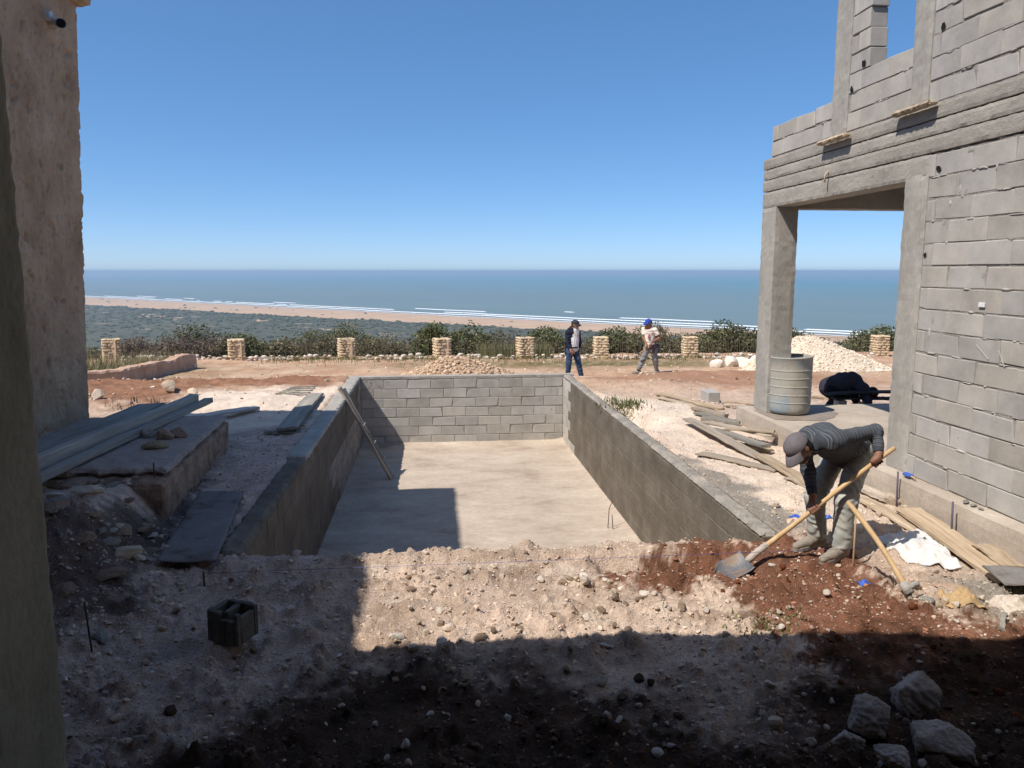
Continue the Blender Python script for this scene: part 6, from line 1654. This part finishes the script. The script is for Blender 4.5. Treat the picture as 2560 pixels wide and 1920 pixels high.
def build_navy():
    x0, y0 = 3.80, 20.6; z0 = gz(x0, y0)
    e = empty('person', (x0, y0, z0), 'man in dark cap, navy jacket and jeans pointing down at the pool corner', 'person')
    k = .00122
    def P(zx, zy, dy=0): return A_((x0+(zx-470)*k, y0+dy, z0+(1530-zy)*k))
    nk = P(455, 375, .02); LS = P(335, 440, .02); RS = P(545, 430, .10); LE = P(300, 650, -.02); LW = P(355, 795, -.14); RE = P(600, 640, .14); RW = P(590, 790, .1)
    pel = P(435, 800, .05); LH = P(370, 850, .02); RH = P(505, 850, .08); LK = P(340, 1130, -.02); LA = P(330, 1430, .04); RK = P(575, 1150, .02); RA = P(640, 1455, .02)
    hc = P(480, 255, -.04); hup = unit((.05, -.12, 1)); hfw = unit((.72, -.55, -.28))
    HP, Hf = head_prims(hc, hup, hfw, 1.03)
    b = HP+[cap_(Hf(-.02, -.08, 0), nk, .052, .055, .03), cap_(nk, LS, .05, .05, .05), cap_(nk, RS, .05, .05, .05), cap_(nk, pel, .11, .12, .05, (A_((0, 1, 0)), .75)), cap_(LS, LE, .048, .038), cap_(LE, LW, .038, .027), cap_(RS, RE, .048, .038), cap_(RE, RW, .038, .027),
            cap_(LH, LK, .08, .052), cap_(LK, LA, .05, .036), cap_(RH, RK, .08, .052), cap_(RK, RA, .05, .036), cap_(LH, RH, .095, .095, .04)]
    b += relaxed_hand(LW, unit((.35, -.25, -.8)), (.6, .5, .2), 1.1, True)+relaxed_hand(RW, (0, -.1, -1), (-1, 0, 0), 1.0)
    skin('body', b, .008, M['skin'], e); eyes(e, Hf)
    skin('hair', [ell_(Hf(-.02, .005, 0), np.stack([np.cross(hfw, hup), hfw, hup]), (.082, .095, .095))], .01, M['hair'], e, clip=lambda G: (G-Hf(.0, 0, 0))@unit(hfw))
    ball_cap(e, Hf, M['capdark'])
    skin('shirt', [cap_(nk+A_((0.03, -.02, -.02)), pel+A_((.02, -.03, .03)), .118, .14, .05, (A_((0, 1, 0)), .85)), cap_(nk+A_((.01, -.02, .01)), nk+A_((0, -.01, -.06)), .068, .09, .03)], .01, M['shirtw'], e, lambda V: .006*nz3(V, 12, 31)+.004*np.sin(V[:, 0]*120+V[:, 2]*20))
    op0 = P(500, 420, -.2)[0]; 
    def opening(G):                                            # the jacket hangs open over the shirt front
        zz = np.clip((G[..., 2]-(z0+.86))/.5, 0, 1)
        cx = P(500, 600)[0]+.018*(1-zz); hw = .072-.012*zz
        return np.where(G[..., 1] < y0+.02, hw-np.abs(G[..., 0]-cx), -1.0)
    jk = [cap_(nk+A_((-.02, .02, -.03)), pel+A_((-.02, .02, .06)), .150, .165, .05, (A_((0, 1, 0)), .85)), cap_(pel+A_((-.02, .02, .08)), pel+A_((-.035, .02, -.17)), .170, .185, .04, (A_((0, 1, 0)), .8), 2), cap_(LS, RS, .09, .085, .06), cap_(nk+A_((0, .02, .0)), nk+A_((0, .01, -.05)), .08, .1, .03),
          cap_(LS, LE, .082, .066, .04), cap_(LE, LW+(LE-LW)*.05, .064, .05, .03, None, 2), cap_(RS, RE, .08, .062, .04), cap_(RE, RW, .06, .05, .03, None, 2)]
    skin('jacket', jk, .010, M['navy'], e, lambda V: .010*nz3(V, 9, 41)+.005*np.sin(V[:, 2]*70+6*nz3(V, 6, 43)), clip=opening)
    tr = [cap_(LH, RH, .108, .108, .05), cap_(LH, LK, .098, .078, .04), cap_(LK, LA+A_((0, 0, .02)), .076, .066, .03, None, 2), cap_(RH, RK, .098, .078, .04), cap_(RK, RA+A_((0, 0, .02)), .076, .066, .03, None, 2)]
    skin('jeans', tr, .010, M['jeans'], e, lambda V: .008*nz3(V, 9, 45)+.006*np.sin(V[:, 2]*60+7*nz3(V, 7, 47)))
    box('belt', tuple(pel+A_((-.05, -.155, .03))), tuple(pel+A_((.12, -.125, .065))), M['black'], e, .004)
    for a, t in ((LA, (.02, -.2)), (RA, (.17, -.14))):
        hl = A_((a[0]-.02, a[1]+.03, gz(a[0], a[1]))); to = hl+A_((t[0], t[1], 0)); to[2] = hl[2]
        s_ = skin('shoe', shoe_prims(hl, to)+[cap_(hl+A_((0, 0, .07)), a, .045, .042)], .009, M['shoe'], e); sole(s_, hl, to, M['soleg'])
build_navy()

def build_walker():
    x0, y0 = 6.28, 22.0; z0 = gz(x0, y0)
    e = empty('person', (x0, y0, z0), 'man in blue cap, cream t-shirt and grey trousers walking left with a tool', 'person')
    k = .00124
    def P(zx, zy, dy=0): return A_((x0+(zx-620)*k, y0+dy, z0+(1530-zy)*k))
    nk = P(600, 410, 0); RS = P(510, 450, .12); LS = P(745, 460, -.06); LE = P(840, 650, -.10); LW = P(640, 735, -.20); RE = P(500, 660, .06); RW = P(525, 790, -.12)
    pel = P(650, 880, 0); RH = P(590, 920, .06); LH = P(720, 920, -.05); RK = P(480, 1180, .02); RA = P(385, 1440, .04); LK = P(775, 1190, -.04); LA = P(825, 1445, .04)
    hc = P(580, 300, -.03); hup = unit((-.05, -.03, 1)); hfw = unit((-.9, -.42, -.08))
    HP, Hf = head_prims(hc, hup, hfw, 1.03)
    T0 = P(650, 780, -.24); T1 = P(345, 1010, -.14); ta = unit(T1-T0)
    b = HP+[cap_(Hf(-.02, -.08, 0), nk, .05, .055, .03), cap_(nk, LS, .05, .05, .05), cap_(nk, RS, .05, .05, .05), cap_(nk, pel, .11, .115, .05, (A_((0, 1, 0)), .8)), cap_(LS, LE, .050, .042), cap_(LE, LW, .042, .028), cap_(RS, RE, .048, .04), cap_(RE, RW, .038, .027),
            cap_(RH, RK, .08, .052), cap_(RK, RA, .05, .036), cap_(LH, LK, .08, .052), cap_(LK, LA, .05, .036), cap_(LH, RH, .095, .095, .04)]
    GA = T0+ta*.07; GB = T0+ta*.20
    b += hand_prims(LW, GA, ta, unit(LW-GA+A_((0, -.05, .05))), .016, 1.05)+hand_prims(RW, GB, ta, unit(RW-GB+A_((0, -.03, .05))), .016, 1.05)
    skin('body', b, .008, M['skin2'], e); eyes(e, Hf)
    skin('hair', [ell_(Hf(-.02, .0, 0), np.stack([np.cross(hfw, hup), hfw, hup]), (.082, .094, .092))], .01, M['hair'], e, clip=lambda G: (G-Hf(.0, 0, 0))@unit(hfw))
    ball_cap(e, Hf, M['capblue'])
    tee = [cap_(nk+A_((.02, 0, -.10)), pel+A_((-.01, 0, .05)), .132, .15, .05, (A_((0.3, 1, 0)), .82), 2), cap_(LS, RS, .066, .062, .06), cap_(nk+A_((0, 0, -.01)), nk+A_((0, 0, -.08)), .062, .09, .04), cap_(LS, LS+(LE-LS)*.62, .066, .072, .04, None, 2), cap_(RS, RS+(RE-RS)*.62, .064, .070, .04, None, 2)]
    t_ = skin('tshirt', tee, .010, M['tee'], e, lambda V: .008*nz3(V, 9, 51)+.004*np.sin(V[:, 2]*55+8*nz3(V, 6, 53)))
    pc = P(575, 600, -.150)
    pr = [(-.028, -.06), (-.006, -.065), (.012, -.02), (.022, .045), (.018, .07), (-.004, .06), (-.012, .02), (-.026, -.02)]
    bm = bmesh.new(); lo_ = [bm.verts.new(pc+A_((x, 0, z))) for x, z in pr]; hi_ = [bm.verts.new(pc+A_((x, .04, z))) for x, z in pr]
    for q in range(8): bm.faces.new((lo_[q], lo_[(q+1) % 8], hi_[(q+1) % 8], hi_[q]))
    bm.faces.new(lo_); bm.faces.new(hi_[::-1])
    bm_obj('chest_print', bm, flat('red_print', (.52, .16, .18), .9), e)
    tr = [cap_(LH, RH, .112, .112, .05), cap_(RH, RK, .10, .08, .04), cap_(RK, RA+A_((.01, 0, .04)), .078, .062, .03, None, 2), cap_(LH, LK, .10, .08, .04), cap_(LK, LA+A_((0, 0, .04)), .078, .062, .03, None, 2)]
    skin('trousers', tr, .010, M['greytr'], e, lambda V: .008*nz3(V, 9, 55)+.007*np.sin(V[:, 2]*55+7*nz3(V, 7, 57)))
    skin('tied_sweater', [cap_(P(555, 880, -.06), P(690, 850, -.13), .05, .06, .04), cap_(P(690, 850, -.13), P(810, 840, -.02), .06, .075, .04), cap_(P(720, 880, -.13), P(690, 985, -.15), .045, .03, .03), cap_(P(800, 840, .0), P(640, 850, .14), .075, .06, .04)], .010, cloth('dark_sweater', (.09, .08, .085)), e, lambda V: .008*nz3(V, 14, 59))
    for a, t in ((RA, (-.23, -.05, .03)), (LA, (-.12, -.03, 0))):
        hl = A_((a[0]+.05, a[1]+.01, gz(a[0], a[1])+.01)); to = hl+A_((t[0], t[1], t[2]))
        s_ = skin('shoe', shoe_prims(hl, to)+[cap_(hl+A_((0, 0, .07)), a+A_((0, 0, .02)), .046, .044)], .009, M['shoe'], e); sole(s_, hl, A_((to[0], to[1], hl[2])) if t[2] == 0 else to, M['soleg'])
        skin('sock', [cap_(a+A_((0, 0, -.02)), a+A_((0, 0, .08)), .046, .048)], .01, M['black'], e)
    tl = empty('hand_pick', tuple((T0+T1)/2), 'short wooden pick with dark steel head carried by the man in the blue cap', 'tool')
    tube('shaft', [T0, T0+(T1-T0)*.5, T1], .016, M['handle'], tl, 8)
    tube('head', [T1+A_((-.10, 0, .07)), T1+A_((-.02, 0, .01)), T1+A_((.07, 0, -.06))], [.006, .026, .008], flat('dark_pick_steel', (.06, .06, .07), .5, .3), tl, 8)
build_walker()

def build_stooper():
    x0, y0 = 6.75, 11.95; z0 = gz(x0, y0)
    e = empty('person', (x0, y0, z0), 'man in black clothes bent double over a stack of boards in the porch shade', 'person')
    k = .00147
    def P(zx, zy, dy=0): return A_((x0+(zx-1760)*k, y0+dy, z0+(1165-zy)*k))
    pel = P(1590, 870, .05); nk = P(1900, 850, -.05); LS = P(1880, 860, -.22); RS = P(1910, 870, .12); LH = P(1585, 900, -.03); RH = P(1600, 890, .13)
    LE = P(1868, 985, -.42); LW = P(1838, 1090, -.47); RE = P(1930, 1000, .12); RW = P(1940, 1090, .05); LK = P(1640, 1040, -.12); LA = P(1570, 1150, 0); RK = P(1720, 1040, .12); RA = P(1650, 1150, .14)
    LA[2] = RA[2] = z0+.09; LK[2] = RK[2] = z0+.34
    hc = P(2005, 930, -.16); hup = unit((.9, 0, .2)); hfw = unit((.25, 0, -1))
    HP, Hf = head_prims(hc, hup, hfw)
    b = HP+[cap_(Hf(-.02, -.08, 0), nk, .052, .055, .03), cap_(nk, pel, .11, .12, .06), cap_(LS, RS, .06, .06, .04), cap_(LS, LE, .048, .038), cap_(LE, LW, .038, .027), cap_(RS, RE, .048, .038), cap_(RE, RW, .038, .027), cap_(LH, LK, .085, .06), cap_(LK, LA, .05, .036), cap_(RH, RK, .085, .06), cap_(RK, RA, .05, .036), cap_(LH, RH, .1, .1, .04)]
    b += relaxed_hand(LW, (.1, 0, -1), (-1, 0, 0))+relaxed_hand(RW, (.1, 0, -1), (-1, 0, 0))
    skin('body', b, .009, M['skin2'], e); eyes(e, Hf)
    skin('hair', [ell_(Hf(-.015, .02, 0), np.stack([np.cross(hfw, hup), hfw, hup]), (.084, .1, .104))], .01, M['hair'], e, clip=lambda G: (G-Hf(.04, 0, 0))@unit(hfw))
    hump = (nk*.45+pel*.55)+A_((-.02, 0, .03)); hump2 = nk*.74+pel*.26+A_((0, 0, .055))
    M['blackjk'] = cloth('blue_black_jacket', (.042, .043, .058))
    skin('jacket', [cap_(pel, hump, .165, .185, .08), cap_(hump, hump2, .185, .17, .08), cap_(hump2, nk+A_((-.03, 0, .0)), .17, .12, .06), cap_(LS, RS, .095, .09, .06), cap_(LS, LE, .085, .065, .05), cap_(LE, LW+(LE-LW)*.08, .064, .05, .03, None, 2), cap_(RS, RE, .085, .065, .05), cap_(RE, RW+(RE-RW)*.08, .064, .05, .03, None, 2)], .011, M['blackjk'], e, lambda V: .014*nz3(V, 8, 61)+.006*np.sin(V[:, 0]*45+9*nz3(V, 6, 67)))
    skin('trousers', [cap_(LH, RH, .13, .13, .05), cap_(LH, LK, .115, .085, .04), cap_(LK, LA, .08, .07, .03, None, 2), cap_(RH, RK, .115, .085, .04), cap_(RK, RA, .08, .07, .03, None, 2)], .011, M['black'], e, lambda V: .010*nz3(V, 9, 63))
    for a in (LA, RA):
        hl = A_((a[0]-.05, a[1], z0+.005)); to = hl+A_((.24, -.02, 0)); s_ = skin('shoe', shoe_prims(hl, to), .01, M['shoe'], e); sole(s_, hl, to, M['soleg'])
build_stooper()
dk = mat('shade_dark_board', [(.3, (.028, .026, .024)), (.7, (.06, .055, .05))], scale=8, rough=.9, stretch=(.2, 1.5, 1.5))  # boards coloured near black, the shade put into the wood
zs = gz(6.7, 11.5)
plank((6.28, 11.66, zs+.37), (7.55, 11.64, zs+.42), .20, .025, 'dark board on top of the stack in front of the stooping man', dk)
plank((6.42, 11.70, zs+.29), (7.6, 11.66, zs+.29), .22, .03, 'dark board second in the stack in front of the stooping man', dk)
plank((6.70, 11.25, zs+.02), (6.82, 11.55, zs+.26), .09, .03, 'pale sunlit lath leaning against the dark board stack')
for q in (6.45, 7.42):
    tag(box('trestle_block', (q, 11.58, zs-.02), (q+.14, 11.76, zs+.272), M['block']), 'block propping the dark board stack, %s' % ('nearer the barrel' if q < 7 else 'nearer the house'), 'block')
